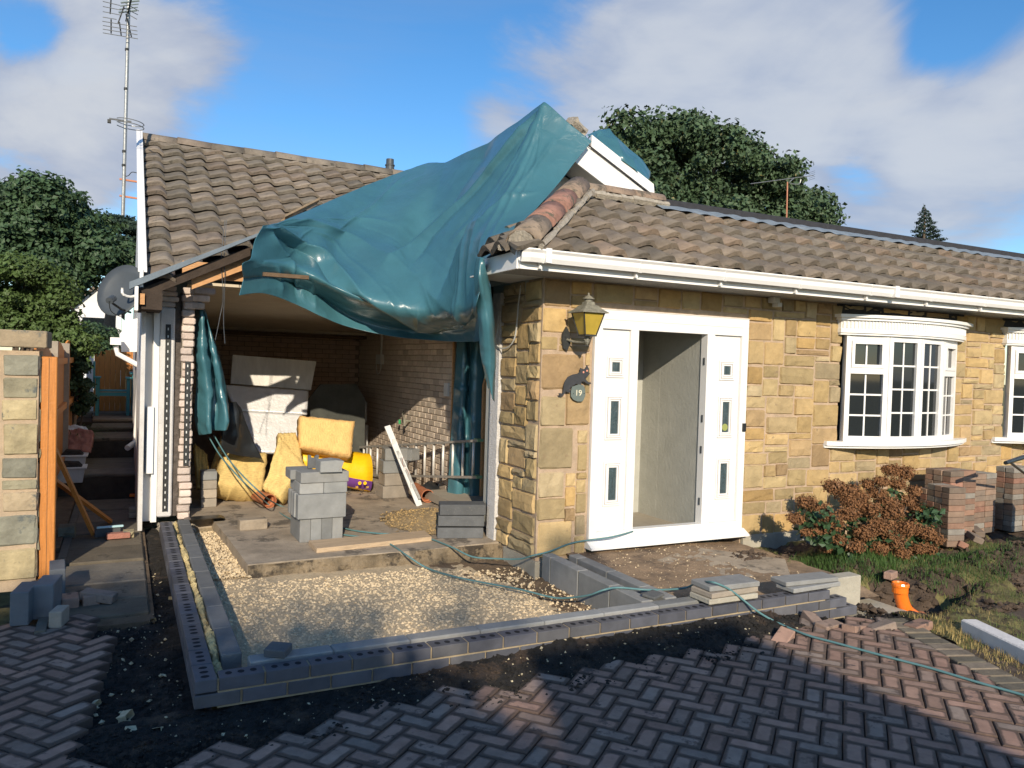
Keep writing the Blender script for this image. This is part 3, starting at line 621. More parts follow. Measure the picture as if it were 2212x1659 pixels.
# bow windows
def bow_window(dx):
    N_ = 4; xs = [3.655+dx, 4.12+dx, 4.56+dx, 5.00+dx, 5.465+dx]; ys = [-.03, -.185, -.235, -.185, -.03]
    fr = MB(); root = None; parts = []
    Z0, Z1 = 1.045, 2.17
    def seg(mb, a, b, u0, u1, z0, z1, d0, d1, mi=0):
        t = (b-a).normalized(); n = Vector((t.y, -t.x, 0)); L = (b-a).length
        p = [a+t*(L*u0 if u0 <= 1 and False else u0)+n*d0, a+t*u1+n*d0, a+t*u1+n*d1, a+t*u0+n*d1]
        mb.prism([(q.x, q.y, z0) for q in p], (0,0,z1-z0), mi)
    panes = []
    for k in range(4):
        a = Vector((xs[k], ys[k], 0)); b = Vector((xs[k+1], ys[k+1], 0)); L = (b-a).length
        seg(fr, a, b, 0, .055, Z0, Z1, -.035, .035); seg(fr, a, b, L-.055, L, Z0, Z1, -.035, .035)
        seg(fr, a, b, .056, L-.056, Z0, Z0+.055, -.035, .035); seg(fr, a, b, .056, L-.056, Z1-.055, Z1, -.035, .035)
        rows = []
        if k in (0, 3):
            seg(fr, a, b, .056, L-.056, 1.765, 1.83, -.035, .04)
            rows = [(Z0+.055, 1.765, 3), (1.83, Z1-.055, 1)]
            for z0, z1, _ in rows[1:]:
                seg(fr, a, b, .057, .09, z0+.001, z1-.001, .0, .05); seg(fr, a, b, L-.09, L-.057, z0+.001, z1-.001, .0, .05); seg(fr, a, b, .091, L-.091, z0+.001, z0+.034, .0, .05); seg(fr, a, b, .091, L-.091, z1-.034, z1-.001, .0, .05)
        else: rows = [(Z0+.055, Z1-.055, 4)]
        panes.append((a, b, L, rows))
    r = fr.build('bow_window', PVC, house)
    for a, b, L, rows in panes:
        for z0, z1, n in rows:
            g = MB(); seg(g, a, b, .056, L-.056, z0, z1, -.008, .004); g.build('pane', GLASS, r)
            q = MB(); seg(q, a, b, L/2-.009, L/2+.009, z0, z1, .0045, .012); 
            q.build('glazing_bar', PVC, r)
            for i in range(1, n):
                z = z0+(z1-z0)*i/n; q = MB(); seg(q, a, b, .056, L/2-.0095, z-.009, z+.009, .0045, .012); seg(q, a, b, L/2+.0095, L-.056, z-.009, z+.009, .0045, .012); q.build('glazing_bar', PVC, r)
    def bowpoly(x0, x1, bow, n=14): return [(x0+(x1-x0)*i/n, -.0-bow*(1-(2*i/n-1)**2)**.9-.05, 0) for i in range(n+1)]
    s = MB(); pl = [(3.42+dx, .0, 1.0)]+[(x, y, 1.0) for x, y, _ in bowpoly(3.42+dx, 5.74+dx, .27)]+[(5.74+dx, .0, 1.0)]
    s.prism(pl, (0,0,.044)); s.prism([(x+(0 if i in (0,len(pl)-1) else 0), y+.03 if y < 0 else y, .975) for i, (x, y, _) in enumerate(pl)], (0,0,.0245)); s.build('sill', PVC, r)
    c = MB()
    for z0, z1, e, x0, x1 in ((2.172,2.192,.0,3.56,5.62),(2.1925,2.235,.015,3.55,5.63),(2.2355,2.325,.005,3.56,5.62),(2.3255,2.352,.03,3.53,5.66),(2.3525,2.385,.05,3.50,5.70)):
        q = [(x0+dx, .0, z0)]+[(x, y-e, z0) for x, y, _ in bowpoly(x0+dx, x1+dx, .245)]+[(x1+dx, .0, z0)]; c.prism(q, (0,0,z1-z0))
    for i in range(56):
        t = (i+.5)/56; x = 3.56+dx+2.06*t; y = -.05-.245*(1-(2*t-1)**2)**.9-.006
        c.box((x-.010, y-.007, 2.243), (x+.006, y+.02, 2.318))
    c.build('canopy', PVC, r)
    d = MB(); d.box((3.55+dx, -.008, 2.40), (5.66+dx, .02, 2.499)); d.build('lintel_board', FELT, r)
    return r
bow_window(0); bow_window(2.87)
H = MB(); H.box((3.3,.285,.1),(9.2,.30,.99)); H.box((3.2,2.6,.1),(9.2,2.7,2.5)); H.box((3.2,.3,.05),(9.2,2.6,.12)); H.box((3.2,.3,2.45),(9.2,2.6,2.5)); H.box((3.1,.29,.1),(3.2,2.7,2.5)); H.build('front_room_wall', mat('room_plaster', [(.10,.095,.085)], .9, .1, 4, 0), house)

# soffit, fascia, gutter
EY, EZ = -.447, 2.5
s = MB()
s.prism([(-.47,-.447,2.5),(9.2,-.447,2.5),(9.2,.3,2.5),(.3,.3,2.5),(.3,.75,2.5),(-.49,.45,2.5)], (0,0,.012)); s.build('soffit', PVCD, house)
for k in range(8):
    g = MB(); g.box((-.44, -.44+k*.055, 2.4965), (9.2, -.4385+k*.055, 2.4995)); g.build('soffit_groove', FELT, house)
s = MB(); s.box((-.468,-.465,2.492),(9.2,-.4475,2.64)); s.box((-.488,-.447,2.492),(-.4705,.3,2.63)); s.build('fascia', PVC, house)
prof = [(-.470,.055),(-.470,.0),(-.50,-.03),(-.535,-.035),(-.552,.0),(-.556,.04),(-.572,.06),(-.572,.072),(-.562,.072),(-.560,.05),(-.545,.04),(-.525,-.02),(-.50,-.022),(-.482,.0),(-.480,.055)]
def ogee(mb, x0, x1, zb=2.575):
    mb.prism([(x0, y, zb+z*.95) for y, z in prof], (x1-x0,0,0))
g = MB(); ogee(g, -.42, 9.2)
g.prism([(-.42+(-y-.572)*0-.0, y, 2.575+z*.95) for y, z in prof], (-.06,.03,0))
gut = g.build('gutter', PVC, house)
for x in (-.31, .60, 1.51, 2.42, 3.38, 4.29, 5.20, 6.1, 7.0):
    b = MB(); b.prism([(x, y*1.0-(.006 if y < -.5 else 0), 2.575+z*.98-.004) for y, z in prof[:8]+[(-.566,.074)]+[(-.475,.055)][:0]], (.028,0,0)); b.box((x,-.55,2.643),(x+.028,-.47,2.649)); b.box((x-.004,-.50,2.50),(x+.02,-.4655,2.545)); b.build('gutter_bracket', PVC, gut)
b = MB(); b.box((3.70,-.578,2.540),(3.76,-.47,2.652)); b.build('gutter_joint', PVC, gut)
b = MB(); b.box((-.30,-.580,2.540),(-.25,-.47,2.652)); b.build('gutter_joint', PVC, gut)

# roof tiles
def tile_mesh(m, w, L, seed, amp=.034):
    n = 12; vs = []; rd = random.Random(seed)
    def hgt(u): return amp*(.5-.5*math.cos(math.pi*min(1, u/.74))) if u < .8 else amp*(.5+.5*math.cos(math.pi*(u-.8)/.28))
    for j, (yy, zz) in enumerate(((-.0,0),(.5*L,0),(L*1.08,0))):
        for i in range(n+1):
            u = i/n*1.06; vs.append((u*w-w/2, yy+(rd.uniform(-.003,.003)), hgt(u)+.034*(1-yy/L)))
    for i in range(n+1): u = i/n*1.06; vs.append((u*w-w/2, .004, hgt(u)*.8-.002))
    fs = [(j*(n+1)+i, j*(n+1)+i+1, (j+1)*(n+1)+i+1, (j+1)*(n+1)+i) for j in range(2) for i in range(n)]
    o = 3*(n+1); fs += [(o+i, o+i+1, i+1, i) for i in range(n)]; fs += [(0, n+1, 2*n+2, o), (n, o+n, 3*n+2, 2*n+1)]
    me = bpy.data.meshes.new('roof_tile'); me.from_pydata(vs, [], fs); me.materials.append(m); me.polygons.foreach_set('use_smooth', [i < 24 for i in range(len(fs))]); me.update(); return me
PITCH = R(30)
TLa = [tile_mesh(TILE2, .25, .33, i, .060) for i in range(4)]
TLb = [tile_mesh(TILE, .27, .33, i+9, .052) for i in range(4)]
rd = random.Random(8)
# right skirt roof
s = MB(); n30 = Vector((0,-math.sin(PITCH),math.cos(PITCH)))
s.prism([(-.47,-.47,2.645),(9.2,-.47,2.645),(9.2,.93,3.453),(.88,.93,3.453)], (0,.012,-.02)); skirt = s.build('hip_roof', FELT, house)
gauge = .325
for r_ in range(5):
    d = -.06+r_*gauge; y = -.5+d*math.cos(PITCH); z = 2.645+d*math.sin(PITCH)
    if y > .82: break
    k = 0; x = -.42
    while x < 8.9:
        if x > -.5+(y+.5)+.12: 
            link('roof_tile', rd.choice(TLa), (x+rd.uniform(-.004,.004), y, z+rd.uniform(0,.004)), skirt, rot=(PITCH-R(3.5)+rd.uniform(-.012,.012), rd.uniform(-.012,.012), rd.uniform(-.02,.02)), scale=(1, .9 if y+.3 > .95 else 1, 1))
        x += .25
# hip side (faces -X)
s = MB(); s.prism([(-.475,-.44,2.645),(.86,.9,3.45),(.55,1.2,3.263),(-.475,.14,2.645)], (.0,0,-.02)); s.build('hip_side_deck', FELT, house)
for r_ in range(5):
    d = -.08+r_*gauge; x = -.5+d*math.cos(PITCH); z = 2.66+d*math.sin(PITCH)
    for c_ in range(9):
        y = .98-c_*.25
        if y > -.5+(x+.5)+.16 and y < .17+(x+.55)*1.25: link('roof_tile', rd.choice(TLa), (x, y, z+rd.uniform(0,.006)), skirt, rot=(0,0,0)).matrix_basis = T(Vector((x, y, z))-WLOC[skirt.name])@rotz(-math.pi/2)@Matrix.Rotation(PITCH-R(3.5)+rd.uniform(-.02,.02), 4, 'X')
# hip and ridge tiles
def half_round(a, b, r0, name, m, parent, n=10):
    a = Vector(a); b = Vector(b); t = (b-a).normalized(); side = t.cross(Vector((0,0,1))).normalized(); up = side.cross(t)
    vs = []
    for p, r in ((a, r0*1.06), (b, r0)):
        for k in range(n+1): an = math.pi*k/n; vs.append(p+side*math.cos(an)*r+up*(math.sin(an)*r*.85-.015))
    for p, r in ((a, r0*1.06-.016), (b, r0-.016)):
        for k in range(n+1): an = math.pi*k/n; vs.append(p+side*math.cos(an)*r+up*(math.sin(an)*r*.85-.015))
    N_ = n+1; fs = [(k, k+1, N_+k+1, N_+k) for k in range(n)]+[(2*N_+k+1, 2*N_+k, 3*N_+k, 3*N_+k+1) for k in range(n)]+[(k+1, k, 2*N_+k, 2*N_+k+1) for k in range(n)]+[(N_+k, N_+k+1, 3*N_+k+1, 3*N_+k) for k in range(n)]
    q = MB(); q.add(vs, fs); return q.build(name, m, parent, smooth=True)
h0 = Vector((-.46,-.46,2.70)); h1 = Vector((.80,.84,3.53)); L = (h1-h0).length
for k in range(4): half_round(h0.lerp(h1, k*.25), h0.lerp(h1, k*.25+.285), .125, 'ridge_tile', RIDGE, skirt)
MORTM = mat('ridge_mortar', [(.36,.32,.26)], .95, .35, 20, .8, 60)
q = MB(); q.tube([h0+Vector((-.012,-.012,-.02)), h0+Vector((.05,.05,.01))], [.105,.11], 10); q.build('hip_end_mortar', MORTM, skirt)
for sgn in (1, -1):
    q = MB()
    for k in range(16):
        p = h0.lerp(h1, (k+.5)/16)+Vector((.115*sgn,-.115*sgn,-.045)); q.tube([p-Vector((.055,.055,.034))+Vector((rd.uniform(-.012,.012),)*3), p+Vector((.055,.055,.034))], [.018+.018*rd.random(), .018+.02*rd.random()], 5)
    q.build('hip_mortar', MORTM, skirt)
for k in range(3): half_round((.78+k*.36,.90,3.535), (.78+(k+1)*.36+.02,.90,3.535), .10, 'ridge_tile', RIDGE, skirt)
q = MB()
for k in range(22):
    x = .82+k*.05; q.tube([(x-.03,.79,3.47+.01*rd.random()),(x+.03,.79,3.47+.01*rd.random())], [.03+.015*rd.random()]*2, 5)
q.build('ridge_mortar_bed', MORTM, skirt)
# flashing, kerb and flat roof
V = []; F = []; nx = 300
for i in range(nx+1):
    x = 1.72+(9.2-1.72)*i/nx; wv = .008*math.cos(2*math.pi*(x+.42)/.25)+.006*math.sin(x*23)
    for j, (yy, zz) in enumerate(((.64,3.395),(.80,3.475),(.935,3.50))): V.append((x, yy+(.02*math.sin(x*9) if j == 0 else 0), zz+wv*(1 if j == 0 else .5 if j == 1 else 0)))
F = [(i*3+j, i*3+3+j, i*3+4+j, i*3+1+j) for i in range(nx) for j in range(2)]
tri_soup('lead_flashing', V, F, LEAD, house, smooth=True)
q = MB(); q.bbox((1.72,.93,3.44),(9.2,1.05,3.575), .01); q.build('roof_kerb', FELT, house)
q = MB(); q.box((1.72,1.05,3.40),(9.2,6,3.46)); q.build('flat_roof', FELT, house)

# gable behind the hip
gz = lambda x: 4.437-.5*(x-.70)
q = MB(); q.prism([(.98,1.22,gz(.98)-.13),(2.0,1.22,gz(2.0)-.13),(1.72,1.22,gz(1.72)-.33),(1.60,1.22,gz(1.6)-.395),(.98,1.22,gz(.98)-.395)], (0,.025,0)); q.build('barge_board', PVC, house)
q = MB(); q.prism([(1.18,1.195,gz(1.18)-.128),(1.18,1.195,gz(1.18)),(2.0,1.195,gz(2.0)),(2.02,1.195,gz(2.0)-.128)], (0,.024,0)); q.build('barge_board', PVC, house)
q = MB(); q.prism([(1.0,1.19,gz(1.0)-.140),(1.0,1.19,gz(1.0)-.129),(2.02,1.19,gz(2.0)-.129),(2.02,1.19,gz(2.0)-.140)], (0,.004,0)); q.build('barge_joint', FELT, house)
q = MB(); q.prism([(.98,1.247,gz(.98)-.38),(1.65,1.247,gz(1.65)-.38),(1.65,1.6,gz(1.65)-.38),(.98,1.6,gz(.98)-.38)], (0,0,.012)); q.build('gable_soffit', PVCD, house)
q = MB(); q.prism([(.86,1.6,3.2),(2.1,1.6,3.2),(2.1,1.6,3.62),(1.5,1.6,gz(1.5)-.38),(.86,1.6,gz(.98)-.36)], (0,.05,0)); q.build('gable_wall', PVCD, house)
q = MB(); q.prism([(1.15,1.22,gz(1.15)-.12),(1.98,1.22,gz(1.98)-.12),(1.98,3.2,gz(1.98)-.12),(1.15,3.2,gz(1.15)-.12)], (0,0,.05)); q.build('gable_roof_deck', TILE, house)

# main roof at the left
LY0, LZ0, RY, RZ = 2.15, 2.42, 6.0, 4.64
PIL = math.atan2(RZ-LZ0, RY-LY0)
q = MB(); q.prism([(-3.04,2.25,2.36),(.9,6.1,4.58),(-3.04,6.1,4.58)], (0,0,-.03)); mroof = q.build('main_roof', FELT, house)
q = MB(); q.prism([(-3.04,6.1,4.62),(4,6.1,4.62),(4,11,2.4),(-3.04,11,2.4)], (0,0,-.03)); q.build('rear_roof', TILE, house)
nrow = int((RY-LY0)/math.cos(PIL)/.325)+1
cnt = 0
for r_ in range(nrow):
    d = r_*.325; y = LY0+d*math.cos(PIL); z = LZ0+d*math.sin(PIL)
    if y > RY-.15: break
    for c_ in range(16):
        x = -2.92+c_*.27
        if x > -3.04+(y-LY0)+.28: continue
        cnt += 1
        link('roof_tile', rd.choice(TLb), (x+rd.uniform(-.005,.005), y+rd.uniform(-.006,.006), z+rd.uniform(0,.006)), mroof, rot=(PIL-R(3.5)+rd.uniform(-.015,.015), rd.uniform(-.015,.015), rd.uniform(-.02,.02)))
print('left tiles', cnt)
for k in range(10): half_round((-3.02+k*.44,6.0,4.66+.008*math.sin(k*2)), (-3.02+k*.44+.45,6.0,4.66), .13, 'ridge_tile', TILE, mroof)
q = MB()
for k in range(44): q.tube([(-3.02+k*.1,5.88,4.575+.01*rd.random()),(-2.90+k*.1,5.88,4.575+.01*rd.random())], [.05+.015*rd.random()]*2, 5)
q.build('ridge_mortar_bed', TILE, mroof)
q = MB(); q.prism([(-3.075,2.10,2.36),(-3.075,2.10,2.52),(-3.075,6.0,4.80),(-3.075,6.0,4.58)], (.03,0,0)); q.prism([(-3.09,2.12,2.50),(-3.09,6.02,4.76),(-3.09,6.02,4.80),(-3.09,2.12,2.54)], (.075,0,0)); q.build('verge_board', PVC, house)
q = MB(); q.prism([(-3.045,2.6,0),(-3.045,2.6,2.6),(-3.045,6.0,4.60),(-3.045,9.5,2.5),(-3.045,9.5,0)], (.04,0,0)); 
q.build('gable_end_wall', RENDER, house)
# cavity wall end at the left of the opening
YE = 2.72
q = MB(); q.box((-3.02,YE+.10,.05),(-2.93,6.6,2.30)); q.box((-2.929,YE+.02,.05),(-2.875,YE+3.9,2.28)); q.build('cladding', PVC, house)
q = MB(); q.bbox((-2.872,YE,.10),(-2.735,YE+.4,2.22),.012); q.build('render_leaf', RENDER, house)
q = MB(); q.box((-2.98,YE-.02,.55),(-2.915,YE+.10,1.22)); q.build('meter_box_cover', PVC, house)
q = MB(); q.box((-2.733,YE+.05,.10),(-2.672,YE+.4,2.35)); q.build('cavity_fill', mat('rough_cavity', [(.10,.085,.075)], 1, .5, 14, 1, 40), house)
lf = MB(); lf.box((-2.668,YE+.012,.06),(-2.562,6.6,2.40)); leaf = lf.build('inner_leaf', BLOCKB, house)
allbricks = []        # (loc, dims, material, parent)
for k in range(31):
    z = .07+k*.0765; w = .104+.022*rd.random(); allbricks.append((Vector((-2.617+rd.uniform(-.012,.012), YE+.03, z)), (w, .10, .066), 'LEAF', leaf))
for k in range(3): allbricks.append((Vector((-2.56+.05*k, YE+.03, 2.22+.076*(k>0)+.0765*(k>1))), (.2, .10, .066), 'LEAF', leaf))
for k in range(4): allbricks.append((Vector((-2.80+rd.uniform(-.02,.02), YE+.06, 2.225+k*.055)), (.17, .12, .05), 'LEAF', leaf))
for (x, z0, z1, px) in ((-2.798,.16,2.05,0),(-2.612,.62,1.68,1)):
    p0 = (onY(363,975,YE) if px == 0 else onY(403,900,YE)); q = MB()
    xx = x; yy_ = YE-(.022 if px else 0); q.box((xx-.022,yy_-.012,z0),(xx+.022,yy_-.004,z1)); q.box((xx-.024,yy_-.022,z0),(xx-.019,yy_-.004,z1)); q.box((xx+.019,yy_-.022,z0),(xx+.024,yy_-.004,z1)); chn = q.build('fixing_channel', IRON, house)
    n = int((z1-z0)/.075)
    q = MB()
    for i in range(n): q.box((xx-.005,yy_-.0135,z0+.03+i*.075),(xx+.005,yy_-.0122,z0+.055+i*.075))
    q.build('channel_slot', WHITEP, chn, kind='stuff')
# left eave structure: rafters, roof board, corner
q = MB(); a = onY(300,615,2.10); b = onY(550,520,2.10)
pa = Vector((-3.16,2.05,2.375)); pb = Vector((-2.05,2.05,2.93))
q.prism([pa-Vector((0,0,.045)), pb-Vector((0,0,.01)), pb+Vector((0,0,.02)), pa+Vector((0,0,.02))], (0,.12,0)); q.build('valley_board', mat('slate_blue_felt', [(.13,.165,.20)], .6, .2, 8, .2, 40), house)
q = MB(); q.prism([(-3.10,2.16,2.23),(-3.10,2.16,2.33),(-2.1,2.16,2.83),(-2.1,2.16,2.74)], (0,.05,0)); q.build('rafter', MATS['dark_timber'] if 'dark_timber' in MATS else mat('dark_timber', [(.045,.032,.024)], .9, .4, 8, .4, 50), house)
q = MB(); q.prism([(-2.62,2.25,2.38),(-2.62,2.25,2.50),(-2.0,2.25,2.795),(-2.0,2.25,2.675)], (0,.05,0)); q.build('rafter', WOODN, house)
q = MB(); q.box((-2.7,2.36,2.50),(-1.95,2.40,2.66)); q.build('ceiling_joist', WOODN, house)
q = MB(); a = onY(568,588,1.70); q.box((a.x,1.68,a.z-.035),(a.x+.42,1.74,a.z)); q.build('batten', WOODO, house)
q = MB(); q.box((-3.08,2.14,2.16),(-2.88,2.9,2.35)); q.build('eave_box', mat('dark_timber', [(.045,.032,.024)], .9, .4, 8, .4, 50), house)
q = MB(); q.box((-3.115,2.05,2.14),(-3.085,2.5,2.36)); q.build('fascia_end', PVC, house)
q = MB(); q.box((-3.07,2.10,2.20),(-3.03,2.14,2.30)); q.build('timber_stub', WOODN, house)

# garage interior
PX = .38; PY0 = 2.92; YBK = onX(772,900,PX).y; print('back wall', YBK)
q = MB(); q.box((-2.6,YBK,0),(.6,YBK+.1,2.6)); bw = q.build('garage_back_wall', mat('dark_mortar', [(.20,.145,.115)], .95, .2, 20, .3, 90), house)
q = MB(); q.box((PX+.008,PY0,0),(PX+.1,YBK,2.6)); pw = q.build('garage_side_wall', PINKM, house)
for k in range(28):
    z = .09+k*.0765; n = 19; off = -.11 if k % 2 else 0
    for i in range(n):
        y0_ = PY0+i*.225+off; y1_ = y0_+.215; y0_ = max(y0_, PY0+.002); y1_ = min(y1_, YBK-.005)
        if y1_-y0_ < .05: continue
        h2 = (y0_+y1_)/2
        allbricks.append((Vector((PX+.008, h2, z)), (.016, y1_-y0_, .0675), 'PINK', pw))
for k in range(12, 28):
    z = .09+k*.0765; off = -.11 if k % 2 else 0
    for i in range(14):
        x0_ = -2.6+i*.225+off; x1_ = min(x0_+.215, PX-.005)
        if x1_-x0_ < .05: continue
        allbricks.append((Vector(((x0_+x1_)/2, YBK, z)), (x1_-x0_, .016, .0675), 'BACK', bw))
allbricks.sort(key=lambda b: (b[0]-Vector(CAM)).length)
MATB = {'LEAF': mat('pinkish_brick_end', [(.64,.54,.48),(.60,.49,.43),(.66,.57,.51),(.56,.47,.42)], .9, .2, 12, .6, 50), 'PINK': PINKB, 'BACK': BACKB}
cache = {}; restb = {}
for n, (p, d, mk, par) in enumerate(allbricks):
    if n < 296:
        key = (mk, round(d[0], 2), round(d[1], 2))
        if key not in cache: cache[key] = box_mesh('brick', d, MATB[mk], .006 if mk != 'LEAF' else .01)
        link('brick', cache[key], p, par, rot=(0, 0, 0) if mk != 'LEAF' else (0, 0, rd.uniform(-.05,.05)))
    else: restb.setdefault(mk, (MB(), par))[0].bbox((p.x-d[0]/2, p.y-d[1]/2, p.z), (p.x+d[0]/2, p.y+d[1]/2, p.z+d[2]), .005)
for mk, (m_, par) in restb.items(): m_.build('brick', MATB[mk], par, kind='stuff')
q = MB(); q.prism([(-2.6,YBK-.3,2.20),(.45,YBK-.3,2.20),(.45,3.1,2.50),(-2.6,3.1,2.50)], (0,0,.03)); q.box((-2.6,YBK-.38,2.16),(PX,YBK-.301,2.6)); q.build('garage_ceiling', PLASTER, house)
q = MB(); q.box((-2.6,YBK-.45,2.10),(PX,YBK-.01,2.14)); q.build('wall_plate', WOODO, house)
# side door opening beyond the return: jamb, black frame
q = MB(); q.prism([(.57,2.40,.08),(.635,2.40,.08),(.60,2.40,1.52),(.585,2.40,1.58),(.565,2.40,1.50)], (0,.05,0)); q.build('door_post', WOODN, house)
q = MB(); q.box((.64,2.36,.08),(.74,2.46,1.5)); q.build('black_door_frame', BLACKP, house)
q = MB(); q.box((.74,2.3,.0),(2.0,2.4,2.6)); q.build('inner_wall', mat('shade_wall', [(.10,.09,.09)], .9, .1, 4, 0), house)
q = MB(); q.box((PX-.012,2.885,.08),(PX+.013,2.915,2.3)); q.build('door_trim', WOODN, house)
q = MB(); q.box((PX-.03,3.0,1.34),(PX-.002,3.12,1.50)); q.build('light_switch', WHITEP, house)
_dx = Vector((PX-.258,.45,0))
q = MB(); q.box((.20,5.25,1.70),(.257,5.5,1.85)); q.tube([(.235,5.35,1.85),(.235,5.35,2.4)], .012, 6); q.tube(spline([(.22,5.2,2.4),(.2,5.2,1.8),(.2,5.25,1.6),(.2,5.4,1.55),(.21,5.5,1.7)], 14), .006, 5); q.build('junction_box', SENS, house).location += _dx
tp = MB(); c0 = Vector((.20,3.95,.93)); tp.tube([(.257,3.95,.93),(.17,3.95,.93)], .018, 8); tp.tube([(.17,3.95,.97),(.17,3.95,.86)], .02, 8); tp.tube(spline([(.257,4.25,1.05),(.22,4.2,1.02),(.2,4.1,.97),(.2,4.0,.94)], 8), .008, 5); tp.build('garden_tap', PATINA, house).location += _dx
tp = MB(); tp.tube([(.18,4.2,.93),(.18,4.2,.87)], .018, 6); tp.build('tap_knob', mat('green_plastic', [(.03,.3,.1)], .5, 0, bump=0), house).location += _dx
wp = MB(); wp.tube([(.19,6.0,1.08),(.19,6.45,1.08)], .02, 8); wp.tube([(.19,5.95,1.08),(.19,5.95,.75)], .022, 8); wp.tube([(.19,5.9,.72),(.19,5.9,.2)], .035, 8); wp.tube([(.19,5.9,.3),(.15,6.4,.42)], .03, 8); wp.build('waste_pipe', WHITEP, house).location += _dx

# flue, loose battens at the valley
q = MB(); q.lathe([(.075,-.25),(.075,0),(.085,.01),(.085,.03),(.072,.035),(.072,.12),(.084,.125),(.084,.14),(.07,.145),(.068,.22),(.078,.225),(.078,.24),(.062,.25),(.06,.33),(.0,.33)], 0, (.53,6.15,4.62), 14); q.build('flue', DISH, house, smooth=False)
for k, (a, b) in enumerate((((1070,813),(1200,748)),((1055,832),(1190,765)),((1068,822),(1196,757)))):
    pa = onY(a[0]/1.736, a[1]/1.736, 3.65+.04*k); pb = onY(b[0]/1.736, b[1]/1.736, 4.15+.04*k)
    t = (pb-pa); n_ = Vector((0,0,.028)); w_ = Vector((.0,.05,0)); q = MB(); q.prism([pa, pb, pb+n_, pa+n_], w_)
    q.build('roof_batten', WOODN if k == 2 else PLANK, label=['grey roofing batten lying along the valley, uppermost of three', 'long roofing batten lowest beside the edge of the tarpaulin', 'reddish roofing batten between two greyer ones at the valley'][k], category='batten', group='loose battens beside the tarpaulin')
print('house done')

# =================================================================== TARPAULINS
def cloth(name, cols, nu, nv, folds, m, label, group=None, seed=1, amp=.02, thick=.004):
    """cols: list of columns, each a list of (px, py, depth y) read along the sheet from its top edge down"""
    P = np.array([[tuple(onY(a, b, y)) for a, b, y in c] for c in cols])        # (nc, nr, 3)
    nc, nr = P.shape[:2]; U = np.linspace(0, nc-1, nu); W = np.linspace(0, nr-1, nv)
    A = []
    for j in range(nr):                                                          # taut near the top edge, slack lower down
        k_ = max(0., 1-j/2.5)*.8; i_ = np.clip(np.floor(U).astype(int), 0, nc-2); t_ = (U-i_)[:, None]
        A.append((1-k_)*catmull(P[:, j], U)+k_*(P[i_, j]*(1-t_)+P[i_+1, j]*t_))
    A = np.stack(A, 1)
    G = np.stack([catmull(A[i], W) for i in range(nu)], 0)                      # (nu, nv, 3)
    du = np.gradient(G, axis=0); dv = np.gradient(G, axis=1); Nn = np.cross(du, dv); Nn /= np.linalg.norm(Nn, axis=2, keepdims=True)+1e-9
    flip = np.sign(((CAM-G)*Nn).sum(2).mean()); Nn *= flip
    s, t = np.meshgrid(np.linspace(0, 1, nu), np.linspace(0, 1, nv), indexing='ij'); H = np.zeros_like(s)
    for (pts, h, w) in folds:                                                   # raised or sunk crease lines in (s, t)
        pts = np.array(pts, float); best = np.full(s.shape, 9.); along = np.zeros_like(s)
        for k in range(len(pts)-1):
            a, b = pts[k], pts[k+1]; d = b-a; L2 = d@d; q = np.clip(((s-a[0])*d[0]+(t-a[1])*d[1])/L2, 0, 1)
            dist = np.hypot((s-a[0]-q*d[0]), (t-a[1]-q*d[1])); along = np.where(dist < best, (k+q)/(len(pts)-1), along); best = np.minimum(best, dist)
        H += h*np.exp(-np.abs(best/(w*1.25*(.6+.8*along)))**1.02)*np.clip(np.minimum(along*6, (1-along)*6)+.25, 0, 1)
    edge = np.clip(np.minimum.reduce([s, 1-s])*12, .15, 1)
    for i in range(nu):
        for j in range(nv):
            p = G[i, j]; H[i, j] += edge[i, j]*amp*((1-abs(fnoise(p[0]*1.1+p[2]*.9, p[2]*1.6-p[1]*.7, 1.5, seed, 3)))**2-.5)
    G = G+Nn*H[..., None]
    V = G.reshape(-1, 3); I = np.arange(nu*nv).reshape(nu, nv)
    F = np.stack([I[:-1, :-1], I[1:, :-1], I[1:, 1:], I[:-1, 1:]], -1).reshape(-1, 4)
    if flip < 0: pass
    o = tri_soup(name, V, F, m, smooth=True)
    md = o.modifiers.new('thickness', 'SOLIDIFY'); md.thickness = thick; md.offset = -1
    if label: o['label'] = label; o['category'] = 'tarpaulin'
    if group: o['group'] = group
    return o
